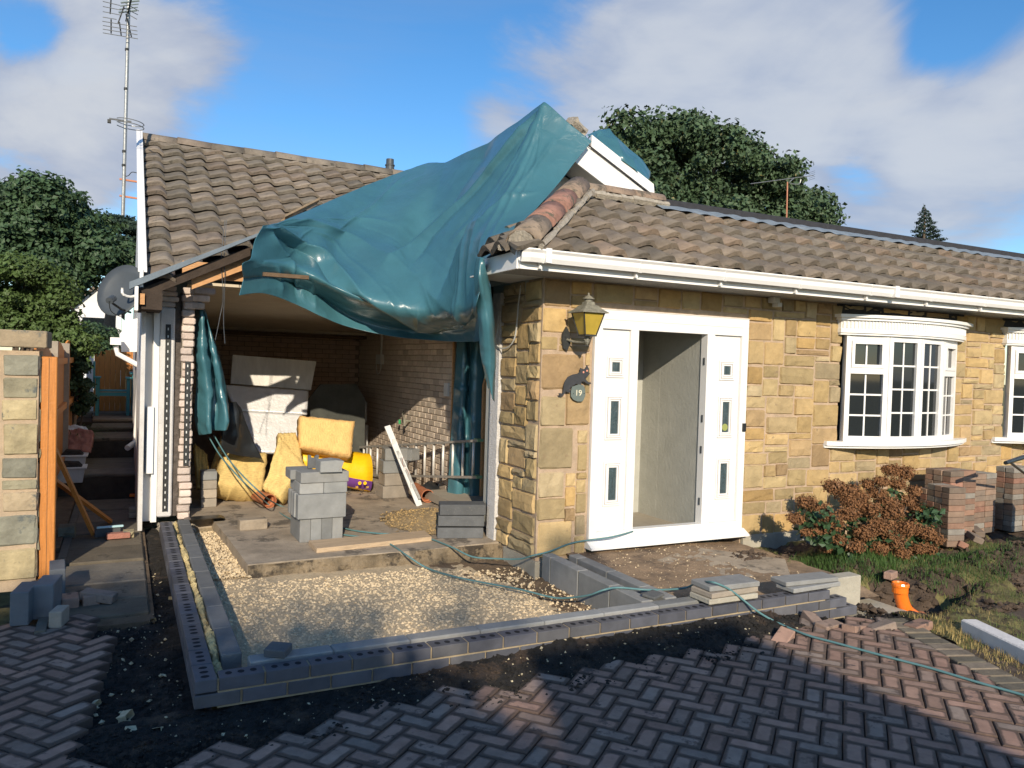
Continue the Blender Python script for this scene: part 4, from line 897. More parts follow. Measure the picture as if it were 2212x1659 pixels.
cols = [
 [(568,487,2.1),(560,500,2.05),(550,520,2.0),(545,540,1.95),(540,560,1.85),(532,590,1.8),(525,612,1.75),(516,638,1.72)],
 [(600,482,2.6),(596,492,2.5),(590,510,2.3),(588,535,2.1),(584,560,1.98),(580,590,1.88),(576,612,1.80),(570,634,1.78)],
 [(650,461,3.3),(646,478,3.0),(640,500,2.7),(636,530,2.4),(634,560,2.2),(632,590,1.95),(630,625,1.85),(634,656,1.82)],
 [(712,435,4.0),(705,458,3.6),(698,490,3.1),(692,525,2.6),(688,560,2.25),(686,600,1.95),(686,640,1.80),(694,684,1.78)],
 [(780,405,4.7),(765,440,4.2),(750,480,3.6),(735,520,3.0),(725,570,2.4),(722,615,1.95),(728,660,1.75),(742,703,1.72)],
 [(850,378,5.4),(835,415,4.7),(815,460,3.9),(795,512,3.1),(780,570,2.35),(775,620,1.85),(780,670,1.65),(800,718,1.62)],
 [(925,352,5.4),(905,395,4.6),(880,445,3.8),(855,505,3.0),(840,565,2.25),(835,625,1.70),(842,680,1.5),(862,729,1.5)],
 [(962,351,4.6),(950,385,4.2),(930,440,3.6),(905,500,2.9),(888,560,2.2),(882,620,1.62),(888,680,1.4),(905,733,1.4)],
 [(1060,301,3.0),(1035,350,2.8),(1005,420,2.5),(965,480,2.2),(938,545,1.9),(930,620,1.45),(935,680,1.2),(945,736,1.2)],
 [(1118,264,2.1),(1090,325,2.0),(1060,395,1.9),(1018,465,1.7),(982,530,1.5),(968,610,1.2),(975,680,1.0),(985,738,.98)],
 [(1177,222,1.45),(1150,290,1.42),(1112,365,1.35),(1062,440,1.25),(1020,520,1.1),(1002,600,.9),(1008,680,.75),(1016,738,.72)],
 [(1228,266,1.25),(1195,325,1.22),(1150,395,1.1),(1098,465,.95),(1048,535,.65),(1020,600,.5),(1022,675,.45),(1028,738,.45)],
 [(1278,306,1.10),(1240,353,1.08),(1202,402,1.0),(1136,475,.66),(1072,532,.3),(1036,575,.16),(1034,655,.18),(1040,736,.22)]]
hem_y = [2.0, 2.15, 2.4, 2.6, 2.75, 2.8, 2.8, 2.8, 2.6, 2.4, 2.1, 1.8, 1.4]
for ci, c_ in enumerate(cols):
    ad_ = .5*min(1, ci/2)*min(1, max(0, (11-ci)/3))
    for ri in range(len(c_)): c_[ri] = (c_[ri][0], c_[ri][1], c_[ri][2]+ad_*max(0, min(1, (ri-1.5)/2)))
tuck = [604,600,612,640,668,692,708,715,720,716,712,705,700]
for c_, hy_, tk in zip(cols, hem_y, tuck):
    y5 = c_[-3][2]; x5 = c_[-2][0]; yl = min(hy_, y5+.45)
    c_[-1] = (c_[-1][0], c_[-1][1], yl-.04); q_ = .25+.75*min(1, (tk-600)/80) if tk > 600 else .25
    c_[-3] = (x5-2, tk-26-26*q_, y5-.10*q_); c_[-2] = (x5, tk-10*q_-4, y5+.34*q_); c_.insert(-1, (x5, tk, y5+.42*q_+.03)); c_[-1] = (c_[-1][0], c_[-1][1], y5+.36*q_)
folds = [([(.04,.08),(.2,.40),(.42,.62),(.75,.78)], .12, .026), ([(.05,.12),(.16,.38),(.32,.58),(.62,.74)], -.11, .024),
         ([(.06,.02),(.25,.26),(.5,.50),(.8,.66)], .06, .020), ([(.04,.05),(.10,.35),(.17,.6),(.20,.95)], .05, .016),
         ([(.83,.0),(.82,.25),(.80,.5),(.82,.7)], .05, .014), ([(.83,.0),(.78,.3),(.70,.6)], -.10, .022), ([(.83,.0),(.87,.3),(.90,.55)], .03, .010),
         ([(.83,.02),(.74,.2),(.62,.42),(.48,.52)], .13, .028), ([(.66,.0),(.62,.25),(.52,.5)], -.13, .03), ([(.83,.05),(.70,.3),(.6,.52)], -.06, .014),
         ([(.95,.28),(.88,.33),(.84,.45),(.86,.62)], .035, .010), ([(.9,.1),(.89,.3),(.93,.48)], .03, .009), ([(.45,.05),(.4,.2),(.3,.3)], .04, .010),
         ([(.12,.65),(.13,.98)], .035, .010), ([(.24,.7),(.23,.98)], .03, .010), ([(.17,.68),(.18,.98)], -.03, .010), ([(.78,.60),(.86,.74),(.84,.86)], .05, .02), ([(.9,.6),(.92,.8),(.88,.95)], -.05, .02)]
rf = random.Random(44)
for (ax, ay), aims, n_ in (((.04,.06), ((.2,.9),(.3,.85)), 16), ((.83,.01), ((.45,.98),(.4,.75)), 22), ((.86,.86), ((.2,.8),(.35,.7)), 12)):
    for _ in range(n_):
        tx, ty = rf.uniform(*aims[0]), rf.uniform(*aims[1]); u0 = rf.uniform(.02,.4); u1 = u0+rf.uniform(.2,.55)
        P0 = (ax+(tx-ax)*u0, ay+(ty-ay)*u0); P1 = (ax+(tx-ax)*min(u1,1)+rf.uniform(-.02,.02), ay+(ty-ay)*min(u1,1)); Pm = ((P0[0]+P1[0])/2+rf.uniform(-.012,.012), (P0[1]+P1[1])/2+rf.uniform(-.012,.012))
        folds.append(([P0, Pm, P1], rf.choice((-1,1,1))*rf.uniform(.005,.018), rf.uniform(.003,.008)))
for _ in range(22):
    x_, y_ = rf.uniform(.03,.97), rf.uniform(.05,.97); a_ = rf.uniform(0, 6.28); l_ = rf.uniform(.03,.09); folds.append(([(x_, y_), (x_+l_*math.cos(a_), y_+l_*math.sin(a_))], rf.choice((-1,1))*rf.uniform(.006,.016), rf.uniform(.003,.007)))
cloth('tarpaulin', cols, 300, 240, folds, TARP, 'large blue green tarpaulin draped from the roof peak over the open garage bay', seed=3, amp=.008)
# strip hanging in front of the return wall
cols = [[(1030,556,.10),(1024,600,.16),(1030,655,.2),(1034,700,.22),(1038,760,.25),(1046,800,.27),(1054,838,.28)],
        [(1038,555,.02),(1036,600,.0),(1042,655,.10),(1044,700,.12),(1050,760,.18),(1054,805,.22),(1060,848,.24)],
        [(1046,560,-.02),(1052,600,.04),(1058,650,.1),(1062,700,.12),(1066,750,.18),(1066,800,.22),(1064,862,.24)],
        [(1044,566,.12),(1056,605,.2),(1062,650,.24),(1067,700,.28),(1069,750,.3),(1069,805,.32),(1067,868,.33)]]
cloth('tarpaulin', cols, 24, 60, [([(.3,.05),(.5,.5),(.4,.95)], .02, .04)], TARP, 'narrow strip of tarpaulin hanging down in front of the white wall end', seed=5, amp=.012)
# back end on the right slope of the gable
cols = [[(1268,292,1.30),(1275,296,1.26),(1283,302,1.22),(1290,310,1.20)],
        [(1285,282,1.5),(1292,292,1.40),(1300,306,1.28),(1308,322,1.20)],
        [(1304,276,1.65),(1314,292,1.5),(1326,318,1.28),(1334,344,1.21)],
        [(1321,279,1.65),(1336,304,1.5),(1352,338,1.28),(1360,364,1.205)],
        [(1356,312,1.6),(1368,336,1.45),(1380,366,1.3),(1386,388,1.22)],
        [(1404,372,1.5),(1403,382,1.4),(1398,391,1.30),(1391,399,1.24)]]
cloth('tarpaulin', cols, 40, 30, [([(.5,.0),(.45,.5),(.5,1)], .05, .06), ([(.25,.1),(.3,.9)], -.05, .05)], TARP, 'bunched end of tarpaulin folded over the right slope of the gable', seed=8, amp=.06)
q = MB(); b_ = onY(1247, 275, 1.45); st = bpy.data.objects.new('ballast_stone', stone_mesh(77)); st.data.materials.append(MORTM); C.objects.link(st); st.location = b_; st.scale = (.22, .10, .12); st.rotation_euler = (.2,.55,.2)
st['label'] = 'pale lump of stone weighing down the tarpaulin near the roof peak'; st['category'] = 'stone'
# hanging at the left inside the bay
cols = [[(423,655,2.95),(420,700,2.98),(422,760,2.9),(424,830,2.95),(420,900,3.0),(430,940,3.0)],
        [(432,652,2.85),(436,700,2.8),(438,760,2.78),(448,830,2.8),(450,900,2.8),(456,936,2.8)],
        [(440,662,2.95),(446,700,3.0),(452,750,2.95),(460,810,3.0),(458,880,2.95),(452,930,3.0)],
        [(443,675,2.8),(456,720,2.85),(468,780,2.8),(480,850,2.85),(486,900,2.8),(485,930,2.8)],
        [(446,690,2.9),(462,735,2.95),(478,790,2.9),(490,850,2.95),(494,905,2.9),(490,924,2.9)]]
cloth('tarpaulin', cols, 44, 60, [([(.25,.0),(.35,.5),(.2,1)], .03, .03), ([(.5,.05),(.45,.4),(.6,.95)], -.05, .03), ([(.75,.1),(.7,.5),(.85,.95)], .03, .03), ([(.1,.3),(.9,.36)], .015, .01), ([(.1,.7),(.9,.62)], .015, .01)], TARP, 'crumpled tarpaulin hanging beside the left brick pier', seed=11, amp=.02)
cols = [[(482,872,3.2),(478,930,3.2),(478,975,3.2)], [(512,868,3.3),(510,930,3.3),(520,985,3.3)], [(520,885,3.35),(542,940,3.35),(566,990,3.35)]]
cloth('plastic_sheet', cols, 16, 20, [([(.5,.1),(.4,.9)], .05, .1)], BLACKP, 'black plastic sheet slumped in front of the foil insulation boards', seed=12, amp=.05)['category'] = 'sheet'
# tarpaulin across the side doorway
cols = []
for a_, b_, y_ in ((988,965,2.80),(1003,985,2.66),(1018,1002,2.70),(1032,1020,2.52),(1050,1034,2.50)):
    cols.append([(a_+(b_-a_)*t, 732+356*t, y_-.03*t) for t in (0,.2,.4,.6,.8,1)])
cloth('tarpaulin', cols, 40, 60, [([(.3,.0),(.35,1)], .03, .04), ([(.7,.0),(.75,1)], .04, .04), ([(0,.30),(1,.32)], .02, .012), ([(0,.62),(1,.63)], .02, .012)], TARP, 'dark tarpaulin hung across the narrow side doorway behind the ladder', seed=14, amp=.03)

# =================================================================== NEW FOUNDATION WALLS
fnd = thing('foundation_wall', 'low new foundation wall of blue engineering bricks with grey blocks behind', 'foundation wall', (-.5,-1.7,0))
def holed_brick():
    L, Wd, Hh = .215, .1025, .065; x = .0
    mb = MB(); c = .003
    mb.bbox((-L/2,-Wd/2,0), (L/2,Wd/2,Hh), c)
    for cx in (-.06, 0, .06):
        n = 12; ring = [(cx+.0165*math.cos(2*math.pi*k/n), .021*math.sin(2*math.pi*k/n), Hh+.0006) for k in range(n)]; mb.add(ring, [tuple(range(n))], 1)
        mb.add([(p[0]*1-(p[0]-cx)*-.10, p[1]*1.1, Hh+.0003) for p in ring], [tuple(range(n))], 2)
    return mb.mesh('blue_brick', [BLUEB, HOLE, mat('hole_rim', [(.05,.055,.075)], .6, 0, bump=0)])
HB = holed_brick(); SB = box_mesh('blue_brick', (.215,.1025,.065), BLUEB, .003)
XL, YF = -2.8595, -1.795
rd = random.Random(21)
mo = MB()
# front leaf: courses 0 (lowest) .. 3 (top)
for c_ in range(4):
    z = -.145+c_*.075; end = {3: 1.53, 2: 1.65, 1: 1.765, 0: 1.40}[c_]; off = .112 if c_ % 2 == 0 else 0
    if c_ < 2: start_i = 8
    else: start_i = 0
    for i in range(start_i, 22):
        x = XL+.1075+.0+.225*i+off+ (.11 if False else 0)
        if x+.1 > end+.02: break
        me = HB if c_ == 3 and not (3 < i and x > .85 and False) else SB
        if c_ == 3 and i == 0 and False: continue
        link('blue_brick', me, (x+.115, YF+.05125, z+rd.uniform(-.001,.001)), fnd, rot=(0,0,rd.uniform(-.006,.006)))
    x0_ = XL+.1075+(.225*start_i if c_ < 2 else 0)
    mo.box((x0_, YF+.006, z-.0105), (end-.05, YF+.096, z-.0006)); mo.box((x0_, YF+.012, z), (end-.06, YF+.09, z+.060))
for x, z in ((1.594,.005),(1.71,-.07)): link('blue_brick', HB, (x, YF+.05125, z), fnd)
# corner header and side leaf
for c_ in (2, 3):
    z = -.145+c_*.075; off = .112 if c_ == 2 else 0
    for i in range(19):
        y = YF+.1075+.225*i-off*0
        if c_ == 2: y = YF+.0+.225*i+.0
        if y > 2.3: break
        if c_ == 2 and i == 0: continue
        link('blue_brick', HB if c_ == 3 else SB, (XL+.0515, y, z), fnd, rot=(0,0,math.pi/2+rd.uniform(-.006,.006)))
    mo.box((XL+.006, YF+.1, z-.0105), (XL+.096, 2.3, z-.0006)); mo.box((XL+.012, YF+.1, z), (XL+.09, 2.28, z+.060))
link('blue_brick', SB, (XL+.1075, YF+.05125, .005), fnd)
mo.box((XL+.104,YF+.01,.081),(XL+.113,YF+.09,.14))
mo.build('mortar_joint', MORT, fnd)
for k in range(7):   # lower courses of the side leaf seen in the trench
    link('blue_brick', SB, (XL+.05, YF+.15+k*.225*2.6, -.145), fnd, rot=(0,0,math.pi/2))
BLm = {}
def fblock(x0, x1, y0, y1, z0, z1, m=None, name='concrete_block', parent=fnd):
    q = MB(); q.bbox((x0,y0,z0),(x1,y1,z1),.006); return q.build(name, m or BLOCK, parent)
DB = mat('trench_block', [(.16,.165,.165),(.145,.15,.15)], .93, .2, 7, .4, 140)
y = -1.50
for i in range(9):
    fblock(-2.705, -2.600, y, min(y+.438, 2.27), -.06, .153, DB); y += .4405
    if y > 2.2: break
x = -2.58
for i in range(7):
    fblock(x, min(x+.438, .55), -1.655, -1.553, -.06, .152, BLOCK); x += .4405
for x0_ in (.0, .2):
    y = -1.54; L0 = .34 if x0_ == 0 else .30
    for i, L in enumerate((L0 if x0_ else .40, .44, .44, .14)):
        if y+L > -.09: L = -.095-y
        if L < .05: break
        fblock(x0_, x0_+.1, y, y+L-.008, -.09, .155, BLOCK); q = MB(); q.box((x0_+.004, y+L-.0075, -.09), (x0_+.096, y+L-.0005, .150)); q.build('mortar_joint', MORT, fnd); y += L
# cavity insulation
q = MB(); ys = np.linspace(-1.64, 2.25, 260); V = []
for i, yy in enumerate(ys):
    a = .02*math.sin(i*1.3)+.015*rd.random(); hgt = (.09 if yy > 1.3 else .125)+.012*rd.random()+.02*math.sin(yy*9)
    V += [(-2.755, yy, 0), (-2.757+.02*rd.random(), yy, hgt+.01*fnoise(yy*3, 1, 6, 2)), (-2.735+.025*rd.random(), yy, hgt+.02+.02*fnoise(yy*3, 2, 6, 3)), (-2.715+.012*rd.random(), yy, hgt-.01), (-2.706, yy, 0)]
F = [(i*5+j, i*5+5+j, i*5+6+j, i*5+1+j) for i in range(len(ys)-1) for j in range(4)]
tri_soup('cavity_insulation', V, F, mat('cavity_wool', [(.50,.40,.20)], 1, .45, 16, 1, 50), fnd)
crumbs('rubble', 300, (-2.86,-2.55,2.25,2.7), .01, .045, lambda x, y: .03, mat('rubble_stone', [(.33,.29,.23)], .95, .4, 10, .5, 60), kind='stuff', label='broken rubble between the brick footing and the old wall end', category='rubble')
# right end: upright block and strip footing
fblock(1.575, 2.02, -1.66, -1.54, -.12, .175, CONCL, 'upright_block'); fblock(1.70, 2.32, -1.90, -1.50, -.20, -.085, CONCL, 'strip_footing')
q = MB(); q.box((1.0,-1.82,-.25),(1.75,-1.70,-.155)); q.build('strip_footing', CONCL, fnd)

# loose slabs lying on the foundation wall
def block(loc, dims, rz, m, label, group=None, rx=0, ry=0, name='concrete_block', category='block', c=.005):
    q = MB(); q.bbox((-dims[0]/2,-dims[1]/2,0),(dims[0]/2,dims[1]/2,dims[2]), c)
    me = q.mesh(name, m); o = bpy.data.objects.new(name, me); C.objects.link(o); o.location = loc; o.rotation_euler = (rx, ry, rz)
    o['label'] = label; o['category'] = category
    if group: o['group'] = group
    return o
for k, lb in enumerate(('white smeared bottom slab of the three stacked on the wall', 'middle slab of the three stacked on the brick wall, ochre mortar smear', 'top grey slab of the three stacked on the wall with the hose over it')):
    block((.60+.012*k, -1.68+.008*k, .156+.040*k), (.44,.21,.037), R((0,3,-2)[k]), [CONCL, BLOCKB, BLOCK][k], lb, 'thin slabs stacked on the wall')
for k, lb in enumerate(('lower thin slab on the right end of the brick wall', 'upper thin slab on the right end of the brick wall')):
    block((1.40-.01*k, -1.70+.03*k, .156+.036*k), (.50,.17,.033), R((2,-4)[k]), BLOCK, lb, 'thin slabs at the wall end')
p = onZ(604,1418,.157); block((p.x,p.y+.04,.157), (.12,.10,.045), R(-35), BLOCKD, 'dark broken block piece on the near corner of the brick wall', rx=.12)
p = onZ(1420,1293,.157); block((p.x+.0,p.y+.05,.160), (.15,.10,.02), R(25), BLOCKD, 'flat broken slate coloured chip lying on the wall by the cross wall', rx=.1, name='broken_chip', category='chip')

# =================================================================== BLOCK PILES AND LOOSE MATERIAL
ox, oy = -1.751, 1.234
for k in range(4):
    block((ox+.05+k*.0985, oy+.22, .08), (.097,.44,.215), 0, BLOCK, 'upright grey block in the bottom layer of the tall pile, %s from the left' % ['first','second','third','last'][k], 'blocks of the tall pile')
block((ox+.195, oy+.03, .297), (.44,.10,.222), R(1), BLOCK, 'long grey block on edge at the front of the pile second layer', 'blocks of the tall pile')
for k in (1,2,3): block((ox+.185, oy+.03+.104*k, .297), (.44,.10,.222), R(-1), BLOCK, 'grey block on edge in the pile second layer, %s behind the front one' % ['','next','second','third'][k], 'blocks of the tall pile')
for k in range(2): block((ox+.10+k*.218, oy+.22, .521), (.215,.44,.098), 0, BLOCK, 'flat block showing its end in the third layer, %s one' % ['left','right'][k], 'blocks of the tall pile')
block((ox+.215, oy+.10, .621), (.44,.215,.098), R(2), BLOCK, 'long flat grey block across the front top of the tall pile', 'blocks of the tall pile')
block((ox+.06, oy+.36, .621), (.215,.25,.092), R(0), BLOCK, 'flat grey block behind the long one near the pile top', 'blocks of the tall pile')
q = MB(); q.prism([(.0,0,0),(.20,0,0),(.195,0,.04),(.215,0,.098),(.14,0,.108),(.0,0,.10)], (0,.2,0)); o = q.build('broken_block', BLOCK); o.location = (ox+.27, oy+.05, .721); o['label'] = 'chipped grey half block crowning the tall pile'; o['category'] = 'block'
q = MB(); pts = [(0,0,0),(.10,0,0),(.10,0,.125),(.075,0,.125),(.06,0,.10),(.035,0,.10),(.025,0,.125),(0,0,.125)]; q.prism(pts, (0,.025,0)); o = q.build('block_fragment', BLOCKD); o.location = (ox+.16, oy+.25, .721); o['label'] = 'thin notched block fragment standing on top of the pile'; o['category'] = 'block'
# speckled blocks by the wall end
for k, lb in enumerate(('bottom dark speckled block of the stack by the white wall end', 'middle dark speckled block of the stack by the white wall end', 'top dark speckled block of the stack by the white wall end')):
    block((-.27+.01*k, 1.04, .08+k*.106+(0 if k == 0 else .008)), (.44,.215,.100), R(-18-2*(k==1)), BLOCKD, lb, 'dark speckled blocks stacked by the wall end', rx=(0 if k else .0))
# middle stack
for k in range(4):
    block((-.20+.02*(k%2), 3.36, .08+k*.152), (.34-.02*k,.25,.148), R(5-4*k), BLOCKB if k < 2 else BLOCK, ['lowest pale block of the stack behind the spirit level', 'second pale block of the stack behind the spirit level', 'grey third block of the stack behind the spirit level', 'grey top block of the stack behind the spirit level'][k], 'rough blocks stacked in the garage')
block((-.02, 3.30, .08+.456), (.16,.22,.14), R(30), BLOCK, 'rounded grey block leaning against the stack top', 'rough blocks stacked in the garage')
block((-2.05,1.98,.08), (.26,.12,.10), R(4), CONC, 'short mossy concrete block lying on the slab left of the pile')
for k in range(4): block((-2.33, 3.35, .08+k*.10), (.16,.2,.095), 0, BLOCKB if k < 3 else BLOCK, 'block in the small stack behind the left pier, %s' % ['lowest','second','third','topmost'][k], 'blocks behind the left pier')
q = MB(); q.prism([(-1.69,.81,.082),(-.60,.925,.082),(-.57,1.20,.082),(-1.69,1.13,.082)], (0,0,.04)); o = q.build('scaffold_board', PLANK); o['label'] = 'weathered timber plank lying flat in front of the block pile'; o['category'] = 'plank'
pa = onZ(375,1108,.11); q = MB(); q.prism([(-2.62,2.52,.09),(-2.58,2.30,.14),(-2.30,2.32,.14),(-2.24,2.5,.09)], (0,.16,.0)); o = q.build('black_plastic_tray', BLACKP); o['label'] = 'upturned black plastic cover at the foot of the left pier'; o['category'] = 'cover'

# insulation and boards
def slabboard(name, quad, thick, m, label, cat, group=None, sub=(22,16), bumpy=.0, smooth=True, seed=1, rnd=0):
    a, b, c_, d = [Vector(p) for p in quad]; n = (b-a).cross(d-a).normalized(); n = n if n.y > 0 else -n
    nu, nv = sub; V = []; 
    for side in (0, 1):
        for i in range(nu+1):
            for j in range(nv+1):
                u, v = i/nu, j/nv; p = (a*(1-u)+b*u)*(1-v)+(d*(1-u)+c_*u)*v+n*thick*side
                e = min(i, nu-i, j, nv-j)
                p = p+(-n if side == 0 else n)*(bumpy*(fnoise(u*2+seed, v*2, 2.2, seed)+.25*fnoise(u*9, v*9, 2, seed))-(rnd*thick*.22 if e == 0 else rnd*thick*.06 if e == 1 else 0))
                if e == 0 and bumpy: p = p+(b-a).normalized()*bumpy*.5*fnoise(v*5, u*5, 2, seed)+(d-a).normalized()*bumpy*.5*fnoise(u*5, v*5, 2, seed+4)
                V.append(p)
    K = (nu+1)*(nv+1); I = lambda s, i, j: s*K+i*(nv+1)+j; F = []
    for i in range(nu):
        for j in range(nv): F.append((I(0,i,j),I(0,i+1,j),I(0,i+1,j+1),I(0,i,j+1))); F.append((I(1,i,j),I(1,i,j+1),I(1,i+1,j+1),I(1,i+1,j)))
    for i in range(nu): F.append((I(0,i,0),I(1,i,0),I(1,i+1,0),I(0,i+1,0))); F.append((I(0,i,nv),I(0,i+1,nv),I(1,i+1,nv),I(1,i,nv)))
    for j in range(nv): F.append((I(0,0,j),I(0,0,j+1),I(1,0,j+1),I(1,0,j))); F.append((I(0,nu,j),I(1,nu,j),I(1,nu,j+1),I(0,nu,j+1)))
    o = tri_soup(name, [tuple(p) for p in V], F, m, smooth=bool(bumpy))
    o['label'] = label; o['category'] = cat
    if group: o['group'] = group
    return o
def Q(pts, y): return [onY(px, py, yy) for (px, py), yy in zip(pts, y)]
vz = lambda x, y: zm(x, y, 700, 1180, 640)
slabboard('foam_board', Q([vz(570,890),vz(1610,975),vz(1680,605),vz(600,520)], (5.25,5.25,5.35,5.35)), .05, FOILG, 'grey foam board leaning on top of the foil boards at the back', 'insulation board')
slabboard('foil_board', Q([vz(640,1240),vz(1560,1290),vz(1580,985),vz(480,905)], (4.95,4.95,5.15,5.15)), .05, FOIL, 'silver foil faced board in the middle of the back wall', 'insulation board', 'silver foil boards', bumpy=.004)
slabboard('foil_board', Q([vz(640,1790),vz(1500,1790),vz(1500,1288),vz(640,1240)], (4.55,4.55,4.88,4.88)), .05, FOIL, 'brightly sunlit foil faced board standing lowest at the back', 'insulation board', 'silver foil boards', bumpy=.004)
dk = [(666,862),(692,830),(770,830),(789,862),(787,1000),(666,1000)]
q = MB(); P_ = [onY(px, py, 5.4) for px, py in dk]; q.prism(P_, (0,.03,0)); o = q.build('dark_board', DKBRD); o['label'] = 'dark speckled worktop with clipped corners leaning in the back corner'; o['category'] = 'board'
wz = lambda x, y: zm(x, y, 680, 1500, 800)
slabboard('mineral_wool_slab', Q([wz(370,860),wz(850,950),wz(915,530),wz(450,510)], (3.3,3.3,3.6,3.6)), .35, WOOL, 'fluffy yellow mineral wool slab lying left of the tall pile', 'insulation', 'mineral wool slabs', bumpy=.035, seed=2, rnd=.5)
slabboard('mineral_wool_slab', Q([wz(850,900),wz(1010,1000),wz(1300,690),wz(1010,350)], (3.1,2.95,3.3,3.45)), .22, WOOL, 'yellow mineral wool slab leaning on edge behind the tall pile', 'insulation', 'mineral wool slabs', bumpy=.03, seed=4, rnd=.5)
slabboard('mineral_wool_slab', Q([wz(1010,700),wz(1290,700),wz(1190,330),wz(1010,330)], (3.3,3.3,3.5,3.5)), .2, WOOL, 'striped yellow mineral wool slab standing behind the leaning one', 'insulation', 'mineral wool slabs', bumpy=.02, seed=5, rnd=.6)
slabboard('mineral_wool_slab', Q([wz(1240,480),wz(1765,580),wz(1805,215),wz(1235,150)], (3.35,3.3,3.5,3.5)), .25, WOOLO, 'orange mineral wool slab resting on the yellow bag', 'insulation', 'mineral wool slabs', bumpy=.022, seed=6, rnd=.6)
slabboard('mineral_wool_slab', Q([wz(230,930),wz(340,950),wz(500,400),wz(430,340)], (3.7,3.7,4.2,4.2)), .10, WOOL, 'shaded mineral wool slab leaning behind the left tarpaulin', 'insulation', 'mineral wool slabs', bumpy=.03, seed=7, rnd=.5)
slabboard('mineral_wool_slab', Q([wz(170,900),wz(300,930),wz(270,560),wz(140,450)], (3.4,3.4,3.7,3.7)), .08, WOOL, 'shaded mineral wool slab standing by the left pier', 'insulation', 'mineral wool slabs', bumpy=.02, seed=9, rnd=.4)
slabboard('wool_offcut', Q([wz(650,480),wz(750,480),wz(730,410),wz(670,420)], (4.3,4.3,4.35,4.35)), .1, WOOLO, 'small orange tuft of wool above the left slab', 'insulation', bumpy=.02, seed=10, rnd=.6)
# yellow bag
def bag():
    V = []; nu, nv = 26, 18; Pt = Q([wz(1180,800),wz(1960,985),wz(2025,575),wz(1200,480)], (3.55,3.55,3.6,3.7)); a, b, c_, d = Pt
    L = (b-a).length; n = Vector((0,1,0)); F = []; mi = []
    for i in range(nu+1):
        u = i/nu; base = a*(1-u)+b*u; top = d*(1-u)+c_*u; h = (top-base).length; r = h*.5*(1-.55*max(0, abs(u-.5)*2-.8)/.2*.5); cc = (base+top)/2+n*h*.42
        for j in range(nv):
            an = 2*math.pi*j/nv; w = 1+.03*fnoise(u*7, j*.5, 1.3, 3); V.append(cc+Vector((0,-math.cos(an)*r*w, math.sin(an)*h*.5*w)))
    for i in range(nu):
        for j in range(nv):
            F.append((i*nv+j,(i+1)*nv+j,(i+1)*nv+(j+1)%nv,i*nv+(j+1)%nv)); mi.append(1 if j in (nv-2,nv-3) else 0)
    V2 = [tuple(p) for p in V]; o = tri_soup('insulation_bag', V2, F, [YEL, PURP], mi=mi, smooth=True)
    q = MB(); rb = nu*nv
    me_v = [V2[k] for k in range(nv)]; q.add(me_v, [tuple(range(nv))]); me_v = [V2[rb+k] for k in range(nv)]; q.add(me_v, [tuple(range(nv))])
    return o, V2
bg_, bv = bag(); bg_['label'] = 'yellow plastic roll of loft insulation with a purple printed band'; bg_['category'] = 'insulation roll'
def text(body, loc, rot, size, m, parent=None, name='lettering', ext=.001):
    cu = bpy.data.curves.new(name, 'FONT'); cu.body = body; cu.size = size; cu.extrude = ext; cu.align_x = 'CENTER'; cu.align_y = 'CENTER'
    tmp = bpy.data.objects.new('tmp', cu); C.objects.link(tmp); dg = bpy.context.evaluated_depsgraph_get(); me = bpy.data.meshes.new_from_object(tmp.evaluated_get(dg)); bpy.data.objects.remove(tmp)
    me.materials.clear(); me.materials.append(m); o = bpy.data.objects.new(name, me); C.objects.link(o)
    if parent is not None: o.parent = parent; o.location = Vector(loc)-WLOC.get(parent.name, Vector((0,0,0)))
    else: o.location = loc
    o.rotation_euler = rot; return o
for px, py in ((1850,862),(1905,862)):
    p = onY(*wz(px, py), 3.50); q = MB()
    n = 12; q.add([(p.x+.022*math.cos(6.283*k/n), p.y, p.z+.022*math.sin(6.283*k/n)) for k in range(n)], [tuple(range(n))]); q.build('print_dot', YEL, bg_)
for px, py in ((1815,905),(1925,905)): p = onY(*wz(px, py), 3.49); text('.38', p, (math.pi/2,0,0), .035, YEL, bg_)
for px, py in ((1735,950),(1865,950)): p = onY(*wz(px, py), 3.50); text('ver', p, (math.pi/2,R(-55),0), .07, IRON, bg_)

# ladder on its side
la = onY(1038,952,2.10); lb_ = onY(785,966,5.3); lc = la-Vector((0,0,.415)); ld = lb_-Vector((0,0,.41)); la.x += .03; lc.x += .03
lad = thing('ladder', 'aluminium ladder lying on its edge along the pink painted brick wall', 'ladder', (.35,4,.44))
for a, b in ((la, lb_), (lc, ld)): q = MB(); q.prism([a+Vector((0,0,-.012)), a+Vector((0,0,.016)), b+Vector((0,0,.016)), b+Vector((0,0,-.012))], (-.06,0,0)); q.build('rail', ALUD, lad)
for a in (la, lc): q = MB(); q.box((a.x-.064, a.y-.004, a.z-.014), (a.x+.004, a.y+.11, a.z+.018)); q.build('end_cap', mat('pale_green_cap', [(.22,.36,.20)], .6, .1, 8, 0), lad)
for k in range(14):
    t = (k+.6)/14; a = la.lerp(lb_, t)+Vector((-.03,0,-.0125)); b = lc.lerp(ld, t)+Vector((-.03,0,.0165)); q = MB(); q.tube([a, b], .017, 8); q.build('rung', ALU, lad, smooth=True)
